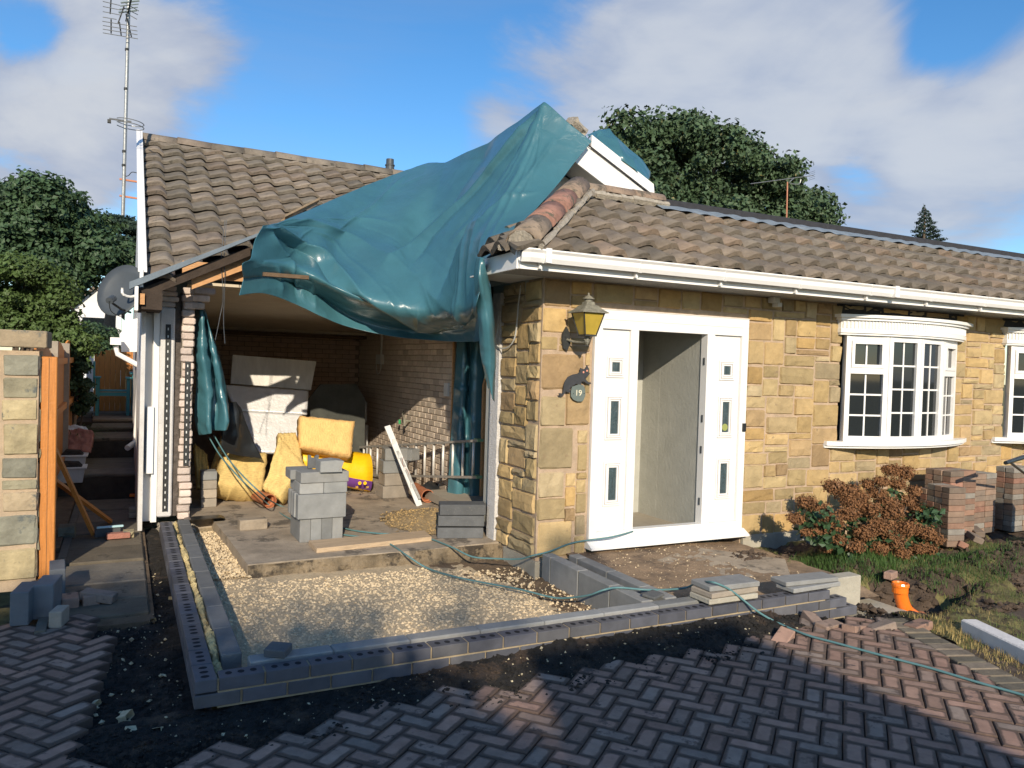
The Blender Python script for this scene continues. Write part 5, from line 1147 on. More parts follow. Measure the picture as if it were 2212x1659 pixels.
# leaning level / curtain track
a = Vector((-.10,2.66,.085)); b = onY(*zm(590,1440,1280,1180,640), 3.15)
t = (b-a).normalized(); q = MB(); n_ = Vector((1,0,-t.x/t.z*1.0)).normalized()*.035
q.prism([a-n_, a+n_, b+n_, b-n_], (0,-.022,0)); lv = q.build('ceiling_light_batten', WHITEP); lv['label'] = 'white slotted light fitting leaning against the block stack'; lv['category'] = 'light fitting'
q = MB(); q.prism([a+n_*.45+Vector((0,-.024,.08)), a-n_*.45+Vector((0,-.024,.08)), b-n_*.45+Vector((0,-.024,-.05)), b+n_*.45+Vector((0,-.024,-.05))], (0,-.003,0)); q.build('tray', mat('tray_inside', [(.30,.30,.29)], .5, .3, 30, 0), lv)
for k in (.25,.45,.62,.8): p = a.lerp(b, k); q = MB(); q.box((p.x-.018,p.y-.042,p.z-.03),(p.x+.018,p.y-.0275,p.z+.03)); q.build('clip', WHITEP, lv)
q = MB(); q.tube(spline([a.lerp(b,.35)+Vector((0,-.04,0)), a.lerp(b,.42)+Vector((.02,-.05,0)), a.lerp(b,.52)+Vector((-.01,-.045,0)), a.lerp(b,.6)+Vector((.03,-.05,0))], 12), .003, 4); q.build('wire', REDR, lv)
# pipes
def pipe(a, b, r, label, m=TERRA, name='clay_pipe', cat='pipe', group='clay drain pipes'):
    a = Vector(a); b = Vector(b); q = MB(); t = (b-a).normalized(); s_ = t.cross(Vector((0,0,1))).normalized(); u_ = s_.cross(t); n = 20; vs = []
    st = [(a, r*1.18), (a+t*.07, r*1.18), (a+t*.085, r), (b, r), (b, r*.88), (a+t*.085, r*.88), (a+t*.07, r*1.06), (a, r*1.06)]
    for c_, rr in st: vs += [c_+s_*math.cos(6.2832*k/n)*rr+u_*math.sin(6.2832*k/n)*rr for k in range(n)]
    fs = [(i*n+k, i*n+(k+1)%n, ((i+1)%8)*n+(k+1)%n, ((i+1)%8)*n+k) for i in range(8) for k in range(n)]
    q.add(vs, fs); o = q.build(name, m, smooth=False); o['label'] = label; o['category'] = cat
    if group: o['group'] = group
    return o
pipe((-1.72,3.02,.155), (-1.95,4.2,.17), .066, 'terracotta drain pipe with open socket lying left of the pile')
pipe((-1.44,3.35,.13), (-1.46,4.0,.38), .066, 'short terracotta pipe tilted up behind the tall pile')
pipe((.06,2.80,.16), (.15,3.5,.15), .066, 'brown drain pipe on the floor beside the sand heap')
q = MB(); q.tube([(.12,2.62,.12),(.24,2.78,.16)], .022, 8); o = q.build('metal_pole_end', ALU); o['label'] = 'short square metal tube end beside the brown pipe'; o['category'] = 'tube'
cols = [[(905,1050,3.2),(905,1072,3.2),(925,1095,3.2)], [(925,1040,3.3),(930,1060,3.2),(945,1085,3.1)], [(945,1045,3.3),(950,1055,3.3),(960,1062,3.3)]]
cloth('plastic_sheet', cols, 10, 10, [], BLACKP, 'crumpled black plastic behind the light fitting on the floor', seed=4, amp=.08)['category'] = 'sheet'
# sand and chippings heap
def heap_h(x, y): return .078+g2(x, y, -.28, 1.75, .30, .42, .13)+.01*fnoise(x, y, 14, 3)
sheet('sand_heap', -.85, .4, 1.0, 2.6, heap_h, .03, mat('sand_heap', [(.33,.24,.13)], 1, .4, 20, .9, 60), kind='stuff', label='heap of brown sand and chippings against the speckled blocks', category='sand heap', inside=lambda x, y: heap_h(x, y) > .088)
crumbs('chippings', 2200, (-.85,.3,1.1,2.5), .004, .014, heap_h, mat('brown_chip', [(.42,.29,.13)], .95, .5, 60, .2, 90), inside=lambda x, y: heap_h(x, y) > .088, kind='stuff', label='loose brown chippings covering the sand heap', category='chippings')

# hoses
def hose(pts, r, label, m=HOSE, n=90):
    q = MB(); q.tube(spline(pts, n), r, 7); o = q.build('hose', m, smooth=True); o['label'] = label; o['category'] = 'hose'; return o
zz = lambda x, y, z: onZ((1280+x*.5787)/1.736, (1920+y*.5787)/1.736, z); z5 = lambda x, y, z: onZ((2560+x*.5787)/1.736, (1920+y*.5787)/1.736, z)
hz_ = lambda p, z: Vector((p.x, p.y, z))
rr0 = onZ(625,1110,.30)
hose([onY(452,945,3.0), onY(480,990,2.6), onY(530,1045,2.2), onZ(580,1090,.10), onZ(625,1120,.092), onZ(690,1145,.092), zz(0,145,.092), zz(150,165,.092), zz(300,200,.094), zz(430,285,.07), zz(550,360,-.005), zz(700,410,.0), zz(880,450,-.0), zz(1150,500,.0), zz(1350,550,.0), zz(1450,558,.02), zz(1600,540,.10), zz(1700,505,.165), zz(1800,490,.168), zz(2000,505,.165), zz(2212,495,.13), z5(90,460,.20), z5(170,452,.29), z5(240,470,.285), z5(330,520,.22), z5(480,640,.10), z5(600,710,.03), z5(800,795,.012), z5(1000,850,.012), z5(1300,932,.012), z5(1600,1010,.012), z5(1900,1100,.012), z5(2250,1200,.012), z5(2600,1330,.012)], .0075, 'grey green hosepipe trailing over the gravel and blue brick wall to the paving', n=170)
hose([onY(462,940,3.0), onY(500,1000,2.5), onY(560,1062,2.1), onZ(600,1090,.10), onZ(660,1110,.092), zz(0,100,.094), zz(200,135,.094), zz(450,150,.10), zz(580,175,.094), zz(720,230,.09), zz(850,290,.05), zz(1000,302,.05), zz(1150,305,.08), zz(1250,280,.14), zz(1350,255,.16), onZ(1240,1172,.20), onY(1320,1160,-.12), onY(1367,1148,-.05)], .0075, 'second hosepipe running from the garage past the stone corner into the doorway', n=120)
for k, (x0_, x1_) in enumerate((((483,478),(477,690)), ((492,470),(484,700)))):
    pass
q = MB(); q.tube(spline([onY(486,475,2.3), onY(478,560,2.25), onY(482,640,2.2), onY(474,690,2.2), onY(465,735,2.2)], 20), .0035, 5); q.tube(spline([onY(489,475,2.3), onY(484,560,2.25), onY(486,600,2.2), onY(483,690,2.2), onY(486,742,2.2)], 20), .0035, 5); o = q.build('hanging_cable', DISH); o['label'] = 'pair of grey cables dangling from the cut edge of the left roof'; o['category'] = 'cable'
q = MB(); q.tube(spline([(-.02,.78,2.4),(-.04,.80,2.1),(-.05,.78,1.93),(-.04,.6,1.90),(-.03,.45,2.0),(-.03,.40,2.3),(-.02,.38,2.46)], 26), .007, 5); o = q.build('looped_cable', SENS); o['label'] = 'grey cable looping between the stone return and the rendered wall end'; o['category'] = 'cable'

# =================================================================== WALL LAMP, CAT, NUMBER, SENSOR
lc_ = Vector((.300,-.25,0)); lamp = thing('wall_lamp', 'old lantern with amber glass on an iron bracket beside the door', 'lantern', (.3,-.25,1.95))
def frust(mb, prof, c, n=4, mi=0, rot=math.pi/4): 
    vs = [(c[0]+r*math.cos(rot+2*math.pi*k/n)*1.414, c[1]+r*math.sin(rot+2*math.pi*k/n)*1.414, z) for r, z in prof for k in range(n)]
    mb.add(vs, [(i*n+k, i*n+(k+1)%n, (i+1)*n+(k+1)%n, (i+1)*n+k) for i in range(len(prof)-1) for k in range(n)]+[tuple(range(n-1,-1,-1)), tuple(range((len(prof)-1)*n, len(prof)*n))], mi)
q = MB(); frust(q, [(.052,2.02),(.098,2.198)], lc_); q.build('lamp_glass', AMBER, lamp)
q = MB()
for sx in (-1,1):
    for sy in (-1,1): q.tube([(.3+sx*.054,-.25+sy*.054,2.015),(.3+sx*.10,-.25+sy*.10,2.20)], .006, 5)
frust(q, [(.058,2.005),(.056,2.018)], lc_); q.tube([(.3,-.25,2.02),(.3,-.25,2.1)], .008, 6); q.build('lamp_cage', IRON, lamp)
q = MB(); frust(q, [(.128,2.200),(.126,2.207),(.085,2.235),(.062,2.262),(.040,2.272),(.038,2.295)], lc_); q.lathe([(.034,2.295),(.033,2.315),(.052,2.318),(.05,2.324),(.02,2.345),(.008,2.352),(.010,2.365),(.0,2.374)], 0, lc_, 12); q.build('lamp_roof', PATINA, lamp)
q = MB(); q.tube([(.3,-.25,2.01),(.3,-.25,1.955),(.3,-.25,1.93)], [.012,.02,.004], 8); q.tube(spline([(.3,-.25,1.965),(.28,-.19,1.955),(.26,-.1,1.96),(.24,-.04,1.975),(.235,-.02,1.98)], 14), .011, 7); q.tube(spline([(.3,-.25,2.005),(.33,-.25,1.985),(.31,-.25,1.965)], 8), .006, 5); q.tube(spline([(.3,-.25,2.005),(.27,-.25,1.985),(.29,-.25,1.965)], 8), .006, 5); q.build('lamp_bracket', PATINA, lamp)
q = MB(); q.prism([(.19,-.030,2.03),(.225,-.030,2.09),(.262,-.030,2.03),(.268,-.030,1.95),(.24,-.030,1.88),(.20,-.030,1.90),(.185,-.030,1.97)], (0,.02,0)); q.build('back_plate', IRON, lamp)
cz = lambda x, y: onY(*zm(x, y, 2040, 960, 840), -.045)
cat_pts = [(145,1355),(152,1378),(175,1385),(200,1365),(215,1335),(230,1345),(262,1352),(256,1325),(262,1300),(290,1280),(320,1262),(340,1270),(368,1272),(372,1240),(395,1240),(425,1262),(450,1268),(466,1262),(462,1248),(440,1245),(418,1225),(408,1205),(430,1190),(455,1158),(442,1150),(444,1115),(425,1076),(408,1112),(390,1118),(358,1104),(356,1142),(330,1162),(280,1172),(235,1195),(208,1235),(195,1280),(193,1325),(182,1360),(165,1355)]
q = MB(); P_ = [cz(*p) for p in cat_pts]; q.prism(P_, (0,.006,0)); ct = q.build('cat_ornament', mat('cat_black', [(.045,.045,.048)], .45, .2, 30, 0)); ct['label'] = 'flat black metal cat silhouette climbing on the stone beside the door'; ct['category'] = 'ornament'
for ex, ey in ((390,1147),(425,1133)):
    p = cz(ex, ey); q = MB(); n = 10; q.add([(p.x+.009*math.cos(6.28*k/n), p.y-.001, p.z+.009*math.sin(6.28*k/n)) for k in range(n)], [tuple(range(n))]); q.build('eye', EYE, ct)
q = MB(); P_ = [cz(*p) for p in [(275,1290),(340,1268),(385,1275),(400,1310),(405,1370),(390,1415),(370,1436),(325,1436),(285,1418),(262,1385),(264,1330)]]; q.prism([p+Vector((0,-.008,0)) for p in P_], (0,.007,0)); pl_ = q.build('house_number', SLATE); pl_['label'] = 'green slate house number plaque reading 19 below the cat'; pl_['category'] = 'number plaque'
p = cz(335,1354); text('19', p+Vector((0,-.0095,0)), (math.pi/2,0,0), .072, CREAM, pl_)
for ex in (285, 390): p = cz(ex,1357); q = MB(); q.tube([p+Vector((0,-.012,0)), p+Vector((0,-.006,0))], .004, 6); q.build('screw', IRON, pl_)
for o in (pl_,): pass
p = onY(1678,640,-.10); q = MB(); q.bbox((p.x-.05,-.12,2.44),(p.x+.03,-.03,2.497)); o = q.build('security_sensor', SENS); o['label'] = 'small grey motion sensor under the soffit right of the door'; o['category'] = 'sensor'; q = MB(); q.bbox((p.x-.02,-.14,2.40),(p.x+.04,-.06,2.4395)); q.build('sensor_head', SENS, o)

# =================================================================== LEFT: PATH, BOUNDARY, GARDEN
pathp = MB(); pathp.box((-3.8,-.2,-.1),(-2.98,4.6,-.03)); pth = pathp.build('side_path', SOILB, kind='structure')
def flag(x0, x1, y0, y1, z0, z1): q = MB(); q.bbox((x0,y0,z0),(x1,y1,z1),.01); q.build('path_slab', CRATE, pth)
ylist = [(-.05,.32),(.33,.78),(.80,1.42),(1.44,2.0),(2.02,2.6),(2.62,3.2),(3.22,3.85),(3.87,4.55)]
for a, b in ylist: flag(-3.66+rd.uniform(-.02,.02), -3.01, a, b-.012, -.06, rd.uniform(-.008,.006))
for k in range(7): flag(-3.0, -2.985+.09, .9+k*.5*0+k*.0+k*.52, .9+k*.52+.50, -.05, -.004) if k > 3 else None
steps = [(4.6,6.2,1022),(6.2,7.2,946),(7.2,8.0,922),(8.0,9.4,905)]
zprev = 0
for a, b, py in steps:
    zt = onY(250, py, a).z; zt = max(zt, zprev+.05)
    q = MB(); q.box((-3.95,a,-.1),(-2.98,b+.02,zt-.045)); q.build('step_riser', mat('dark_riser', [(.06,.05,.04)], 1, .4, 8, .5, 40), pth)
    n = max(1, int((b-a)/.5))
    for i in range(n): flag(-3.62-.03*i, -3.0, a+(b-a)*i/n, a+(b-a)*(i+1)/n-.012, zt-.044, zt+rd.uniform(-.006,.004))
    zprev = zt
ZP = zprev
q = MB(); q.box((-5.5,9.4,-.1),(-2.9,14,ZP)); q.build('rear_patio', CRATE, kind='structure')
q = MB(); q.prism([(-3.95,2.0,-.1),(-3.95,2.0,.02),(-3.95,4.6,.05),(-3.95,9.4,ZP),(-3.95,9.4,-.1)], (.28,0,0)); q.build('path_border', SOILB, kind='structure')
q = MB(); q.box((-3.66,-.3,-.1),(-3.60,4.5,.015)); q.build('path_edging', CRATE, kind='structure')
# stone boundary wall
bwl = thing('boundary_wall', 'weathered stone boundary wall with a thick coping at the left edge', 'wall', (-4.8,1.2,0))
YB = 1.12
q = MB(); q.box((-6.5,YB,-.1),(-3.775,YB+.33,1.74)); bb = q.build('wall_core', mat('old_mortar', [(.42,.32,.22)], .95, .2, 12, .4, 90), bwl)
def rbase(rs, m, fn, rz, parent, proud): lay_stones(parent, rs, m, (fn, rz), proud=proud, gap=.010)
rs = rubble_layout(-5.6,-3.765,-.02,1.72,[],31,uw=.085,uh=.088); rbase(rs, OLDSTONE, lambda u, w: Vector((u, YB, w)), 0, bb, .03)
rs = rubble_layout(YB,YB+.33,-.02,1.72,[],32,uw=.11,uh=.1); lay_stones(bb, rs, OLDSTONE, (lambda u, w: Vector((-3.772, u, w)), math.pi/2), proud=.03, gap=.02)
for k in range(4): q = MB(); q.bbox((-3.71-(k+1)*.72,YB-.06,1.765),(-3.71-k*.72-.01,YB+.40,1.895),.007); q.build('coping', OLDSTONE, bwl)
# fence
fen = thing('fence', 'tall orange stained timber fence running back along the path', 'fence', (-3.8,5,0))
q = MB(); q.bbox((-3.765,YB+.04,-.05),(-3.655,YB+.14,1.70),.006); q.build('post', WOOD, fen)
q = MB(); q.box((-3.712,YB+.038,-.04),(-3.709,YB+.0399,1.69)); q.build('post_joint', WOODO, fen)
for s_ in range(4):
    y0_ = YB+.45+s_*1.9
    for k in range(14):
        y = y0_+k*.13; hgt = 1.72+.10*math.sin(math.pi*(k+.5)/14)
        q = MB(); q.box((-3.872,y,.05),(-3.855,y+.125,hgt+.04*s_)); q.build('slat', WOOD, fen)
    for z in (.4,1.05,1.6): q = MB(); q.box((-3.854,y0_,z),(-3.815,y0_+1.82,z+.07)); q.build('rail', WOOD, fen)
    q = MB(); q.box((-3.90,y0_+1.825,0),(-3.80,y0_+1.895,1.85)); q.build('post', BLOCKB, fen)
# garden gate at the far end
gt = thing('garden_gate', 'orange boarded gate with an arched top at the end of the path', 'gate', (-3.3,9.9,ZP))
for k in range(9):
    x = -3.66+k*.085; zt = 1.70+.10*(1-((k-4)/4.5)**2)*1; q = MB(); q.bbox((x,9.90,ZP),(x+.082,9.92,zt+.02),.003); q.build('board', WOOD, gt)
for z in (ZP+.15, 1.45): q = MB(); q.box((-3.66,9.921,z),(-2.9,9.95,z+.09)); q.build('ledge', WOOD, gt)
q = MB(); q.bbox((-3.78,9.85,ZP-.3),(-3.67,10.0,1.86),.01); q.bbox((-3.80,9.83,1.861),(-3.65,10.02,1.90),.01); o = q.build('gate_pier', WHITEW); o['label'] = 'slim white rendered pier left of the arched gate'; o['category'] = 'pier'
q = MB(); q.bbox((-4.3,6.9,-.1),(-4.1,10,1.85),.01); o = q.build('garden_wall', WHITEW); o['label'] = 'white painted garden wall behind the shrub and fence'; o['category'] = 'wall'
# chair and table
ch = thing('garden_chair', 'teal painted wooden garden chair in front of the arched gate', 'chair', (-3.36,9.0,ZP))
zc = ZP
for x, y, h in ((-3.60,8.72,.62),(-3.14,8.72,.62),(-3.60,9.2,.62),(-3.14,9.2,.62)): q = MB(); q.box((x,y,zc),(x+.05,y+.05,zc+h)); q.build('leg', TEAL, ch)
for k in range(5): q = MB(); q.box((-3.58,8.78+k*.09,zc+.40),(-3.11,8.85+k*.09,zc+.42)); q.build('seat_slat', TEAL, ch)
for x in (-3.62,-3.16): q = MB(); q.box((x,8.68,zc+.621),(x+.09,9.2,zc+.645)); q.build('armrest', TEAL, ch)
q = MB(); q.box((-3.55,8.73,zc+.33),(-3.14,8.75,zc+.39)); q.build('apron', TEAL, ch)
for k in range(4): q = MB(); q.box((-3.64,8.74+k*.12,zc+.45),(-3.62,8.81+k*.12,zc+.90)); q.build('back_slat', TEAL, ch)
tb = thing('garden_table', 'small teal garden table right of the chair', 'table', (-3.0,9.2,ZP))
q = MB(); q.box((-3.10,8.8,zc+.70),(-2.9,9.4,zc+.73)); q.build('table_top', TEAL, tb)
for x in (-3.06,): 
    for y in (8.86,9.3): q = MB(); q.box((x,y,zc),(x+.05,y+.05,zc+.699)); q.build('leg', TEAL, tb)
# tubs of rubble beside the path
def tub(x, y, z, w, label):
    t = thing('storage_tub', label, 'tub', (x,y,z), 'white storage tubs beside the path'); h = .16
    q = MB(); a = w/2; q.prism([(x-a*.85,y-.12,z),(x+a*.85,y-.12,z),(x+a,y-.14,z+h),(x-a,y-.14,z+h)], (0,.30,0)); q.build('tub_body', WHITEP, t)
    q = MB(); q.bbox((x-a-.02,y-.16,z+h+.001),(x+a+.02,y+.18,z+h+.02),.004); q.build('rim', WHITEP, t)
    q = MB(); q.prism([(x-a*.8,y-.1,z+h+.021),(x+a*.8,y-.1,z+h+.021),(x+a*.5,y-.05,z+h+.06),(x-a*.5,y-.05,z+h+.07)], (0,.2,0)); q.build('soil_fill', SOIL, t)
tub(-3.73,4.62,.22,.30,'white tub nearest the camera heaped with black soil')
tub(-3.74,5.15,.30,.30,'white tub at the back of the pair beside the path')
st = slabboard('rubble_sack', [(-3.90,5.4,.50),(-3.55,5.3,.50),(-3.52,5.6,.72),(-3.90,5.7,.76)], .06, REDR, 'crumpled red and white sack lying over the rear tub', 'sack', bumpy=.04)
st = slabboard('rubble_sack', [(-3.92,5.7,.55),(-3.6,5.65,.60),(-3.6,5.9,.74),(-3.92,5.9,.8)], .06, WHITEP, 'pale grey sack propped against the fence behind the tubs', 'sack', bumpy=.04)
for k, (dx, lb) in enumerate(((0,'orange board leaning on the fence, nearer of the two'),(.14,'narrow orange board leaning on the fence, farther of the two'))):
    q = MB(); q.prism([(-3.78,1.9+dx*2,1.0-.4*k),(-3.78,2.05+dx*2,1.0-.4*k),(-3.44+dx,2.55+dx*4,.02),(-3.44+dx,2.40+dx*4,.02)], (.03,0,.01)); o = q.build('leaning_board', WOOD); o['label'] = lb; o['category'] = 'board'
# blocks and bits at the left front
p = onZ(48,1352,0); block((p.x,p.y+.13,0), (.105,.26,.215), R(-8), BLUEBLK, 'blue grey block on end at the far left, left of a pair', 'blue grey blocks by the boundary wall')
p = onZ(95,1338,0); block((p.x+.01,p.y+.13,0), (.12,.26,.225), R(-8), BLUEBLK, 'blue grey block on end, right of the pair by the boundary wall', 'blue grey blocks by the boundary wall')
p = onZ(122,1356,0); block((p.x+.01,p.y+.06,0), (.075,.15,.105), R(-14), BLOCKB, 'short buff brick standing beside the blue grey blocks', name='brick', category='brick')
block((-3.60,.62,.0), (.10,.30,.20), R(4), BLUEBLK, 'blue grey block behind the fence post foot', 'blue grey blocks by the boundary wall')
for k in range(3): block((-3.62+k*.12, .25+.02*k, -.01), (.105,.16,.07), R(5*k), PAVER, 'loose dark paver in the row at the path foot, %s' % ['left','middle','right'][k], 'loose pavers at the path foot', name='loose_paver', category='paver')
p = onZ(205,1300,0); block((p.x+.02,p.y,.01), (.22,.11,.06), R(-20), PAVER, 'tilted dark paver on the edge of the left paving', 'loose pavers at the path foot', ry=.15, name='loose_paver', category='paver')
p = onZ(240,1160,.0); block((p.x-.03,p.y,.006), (.22,.035,.085), R(8), BLOCKD, 'thin grey tile standing on edge on the path', name='tile', category='tile'); block((p.x-.01,p.y-.02,.092), (.23,.03,.02), R(8), BLUEPL, 'pale blue strip lying on top of the standing tile', name='plastic_strip', category='strip')
block((p.x+.06,p.y-.09,.006), (.20,.09,.05), R(5), REDR, 'pinkish red brick lying in front of the standing tile', name='brick', category='brick')
p = onZ(143,1165,0); o = bpy.data.objects.new('rough_stone', stone_mesh(5)); o.data.materials.append(OLDSTONE); C.objects.link(o); o.location = p+Vector((0,.06,.06)); o.scale = (.15,.09,.12); o['label'] = 'rough pale stone sitting on the left side of the path'; o['category'] = 'stone'
p = onZ(278,1163,0); o = bpy.data.objects.new('rough_stone', stone_mesh(6)); o.data.materials.append(OLDSTONE); C.objects.link(o); o.location = p+Vector((.0,.05,.03)); o.scale = (.10,.07,.07); o['label'] = 'small brown stone beside the trench and path edge'; o['category'] = 'stone'
for k in range(2): p = onZ(289,1118,0); block((p.x,p.y+.05*k,.001+.052*k), (.10,.10,.05), 0, BLOCKB, 'small grey cube brick on the path by the wall, %s' % ['lower','upper'][k], 'small brick pair', name='brick', category='brick')
block((-3.02,4.50,.03), (.17,.08,.03), 0, ORANGE, 'bright orange plastic duct end in the path step', name='duct', category='duct')
# downpipe, eave box at the rear left
dp = thing('downpipe', 'white downpipe and swan neck on the rear left corner of the bungalow', 'downpipe', (-3.05,5,0))
q = MB(); q.tube([onY(250,748,5), onY(254,765,5), onY(300,790,4.95), onY(303,800,4.95), onY(293,955,4.95)], .032, 8); q.build('pipe', PVC, dp)
q = MB(); a = onY(250,738,5); q.box((a.x-.06,4.9,a.z-.04),(a.x+.06,5.1,a.z+.05)); q.build('hopper', PVC, dp)
q = MB(); q.tube([onY(293,955,4.9), onY(275,968,4.7)], .035, 8); q.build('shoe', WHITEP, dp)
q = MB(); P_ = [onY(px, py, 5.2) for px, py in ((258,722),(285,690),(310,685),(310,760),(262,760))]; q.prism(P_, (0,.9,0)); q.build('rear_eave_box', PVC, house)
# satellite dish
ds = thing('satellite_dish', 'dark grey satellite dish on a white arm at the left eave corner', 'satellite dish', (-3.22,2.3,2.3))
c0 = onY(268,632,2.35); nrm = (Vector((-.55,-.75,.35))).normalized(); s_ = nrm.cross(Vector((0,0,1))).normalized(); u_ = s_.cross(nrm)
vs = [c0]; n = 28; fs = []
for r_ in range(1, 5):
    for k in range(n): a = 6.2832*k/n; r = r_/4; vs.append(c0+s_*math.cos(a)*r*.235+u_*math.sin(a)*r*.265+nrm*(r*r*.05))
for k in range(n): fs.append((0, 1+k, 1+(k+1)%n))
for r_ in range(3):
    for k in range(n): a = 1+r_*n; fs.append((a+k, a+n+k, a+n+(k+1)%n, a+(k+1)%n))
tri_ = MB(); tri_.add(vs, fs); dd = tri_.build('reflector', DISH, ds, smooth=True); md = dd.modifiers.new('thickness', 'SOLIDIFY'); md.thickness = .008
lnb = onY(236,650,1.95); q = MB(); q.tube([onY(282,675,2.35), onY(262,668,2.1), lnb], .010, 6); q.build('feed_arm', IRON, ds); q = MB(); q.tube([lnb, lnb+Vector((.03,.07,.03))], .032, 10); q.build('receiver', DISH, ds)
q = MB(); q.tube(spline([lnb, onY(240,672,2.0), onY(262,683,2.1), onY(280,668,2.3)], 14), .004, 5); q.build('cable', IRON, ds)
q = MB(); q.tube(spline([onY(264,622,2.10), onY(266,636,2.10), onY(285,641,2.15), onY(297,632,2.2), onY(299,622,2.25)], 12), .012, 7); q.build('wall_arm', PVC, ds)
# aerial mast
am = thing('aerial_mast', 'tall steel mast with television aerials bracketed to the left gable', 'aerial', (-3.235,5.0,3.4))
mp_ = lambda px, py: onY(px, py, 5.0)
q = MB(); q.tube([mp_(265.5,465), mp_(273,200), mp_(279,-30)], .022, 10); q.build('mast', GALV, am)
for py in (388,424): q = MB(); a = mp_(258,py); b = mp_(296,py+6); q.prism([a, b, b+Vector((0,0,.02)), a+Vector((0,0,.02))], (0,.03,0)); q.build('wall_bracket', TERRA, am)
q = MB(); c0 = mp_(280,262); rr1 = .17; pts = [Vector((c0.x+.0+rr1*math.cos(a)*.95, c0.y+rr1*math.sin(a)*.9, c0.z-.01*math.cos(a)-.012)) for a in np.linspace(-2.6,2.6,26)]
q.tube(pts, .006, 5); q.tube([p+Vector((0,0,-.045)) for p in pts], .006, 5); q.tube([mp_(236,256), mp_(284,263)], .012, 6); q.build('ring_aerial', GALV, am)
q = MB(); q.box(tuple(mp_(236,262)-Vector((.02,.02,.02))), tuple(mp_(236,262)+Vector((.02,.02,.02)))); q.build('aerial_box', IRON, am)
tip = mp_(276,30); fw_ = Vector((.12,-.95,.25)).normalized(); sd_ = Vector((1,.12,0)).normalized()
q = MB(); q.tube([tip-fw_*.15, tip+fw_*.9], .010, 6); q.build('boom', IRON, am)
for k in range(14):
    p = tip+fw_*(.0+k*.065)+Vector((0,0,.02)); q = MB(); q.tube([p-sd_*.10-Vector((0,0,.03)), p+sd_*.10+Vector((0,0,.05))], .008 if k % 3 else .012, 4); q.build('director', mat('pale_aerial', [(.35,.42,.42)], .4, .2, 8, 0, metal=.3), am)
for (a, b) in (((222,3),(268,14)),((222,14),(262,22)),((222,25),(262,33)),((222,37),(252,42)),((221,46),(296,58)),((222,55),(297,67)),((222,63),(297,75)),((222,71),(298,84)),((268,5),(300,24)),((270,18),(298,32)),((275,30),(296,42))):
    q = MB(); q.tube([onY(*a,4.9), onY(*b,4.9)], .005, 5); q.build('reflector_rod', GALV, am)
for (a, b) in (((240,-4),(238,30)),((240,42),(240,72)),((258,48),(262,78)),((272,30),(284,80)),((268,14),(255,50))):
    q = MB(); q.tube([onY(*a,4.92), onY(*b,4.92)], .008, 5); q.build('reflector_frame', IRON, am)
q = MB(); q.tube(spline([mp_(277,60), mp_(271,150), mp_(269,300), mp_(266,372), mp_(276,380), mp_(285,372), mp_(297,374)], 40), .005, 5); q.build('cable', IRON, am)
for py in (110,195,330,360): q = MB(); p = mp_(276-(py-60)*.028, py); q.tube([p, p+Vector((0,0,.03))], .025, 8); q.build('tape_band', IRON, am)

# =================================================================== RIGHT: SHRUB, PAVER STACKS, PIPE
def leafcloud(name, centers, n, size, m, parent=None, flat=.0, **tags):
    """leaf faces spread through ellipsoid clumps; centers: (x,y,z,rx,ry,rz)"""
    cs = np.array(centers); w = (cs[:,3]*cs[:,4]*cs[:,5])**.67; idx = rng.choice(len(cs), n, p=w/w.sum()); c = cs[idx]
    d = rng.normal(size=(n,3)); d /= np.linalg.norm(d, axis=1, keepdims=True); r = rng.random(n)**.28; lump = 1+.35*np.sin(d[:,0]*5+idx)*np.cos(d[:,2]*6+idx*1.7)+.18*np.sin(d[:,1]*13+idx*.7); P = c[:,:3]+d*(r*lump)[:,None]*c[:,3:6]
    nn = d*.8+rng.normal(size=(n,3))*.6+np.array([0,0,.35]); nn /= np.linalg.norm(nn, axis=1, keepdims=True)
    t = np.cross(nn, rng.normal(size=(n,3))); t /= np.linalg.norm(t, axis=1, keepdims=True); b = np.cross(nn, t); s = size*rng.uniform(.55, 1.3, n)[:,None]
    V = np.stack([P-t*s*.5, P+b*s*.42+nn*s*.12, P+t*s*.62, P-b*s*.42+nn*s*.12], 1).reshape(-1,3); i = np.arange(n)[:,None]*4
    return tri_soup(name, V, np.concatenate([i+[0,1,2], i+[0,2,3]]), m, parent, **tags)
hy = thing('hydrangea_bush', 'hydrangea bush with dried brown flower heads below the first bow window', 'shrub', (3.4,-.7,0))
hp = lambda px, py, y: tuple(onY(px, py, y))
heads = [((1840,1085),-.85,.13),((1975,1060),-.7,.1),((1920,1085),-.85,.13),((1850,1180),-1.0,.12),((1900,1185),-1.0,.12),((1950,1195),-1.05,.12),((2010,1185),-1.0,.11),((1790,1120),-.9,.13),((1955,1020),-.55,.15),((1925,1015),-.6,.12),((1905,1040),-.7,.10),((1830,1062),-.75,.19),((1800,1050),-.7,.13),((1770,1100),-.8,.15),((1745,1085),-.75,.13),((1860,1075),-.7,.14),((1895,1065),-.65,.12),((1940,1045),-.6,.12),((1880,1100),-.85,.14),((1835,1110),-.9,.13),((1800,1130),-.9,.14),((1960,1080),-.7,.12),((1985,1100),-.8,.11),((1930,1105),-.9,.15),((1905,1135),-1.0,.16),((1960,1140),-1.0,.16),((2000,1150),-1.0,.13),((1870,1150),-1.0,.14),((1770,1145),-.85,.12),((1810,1165),-.95,.10),((1935,1165),-1.05,.14),((1985,1185),-1.05,.10),((2025,1165),-1.0,.10),((1785,1185),-.9,.07),((1720,1120),-.75,.11),((1745,1150),-.8,.08),((1995,1120),-.85,.1),((1875,1045),-.6,.09)]
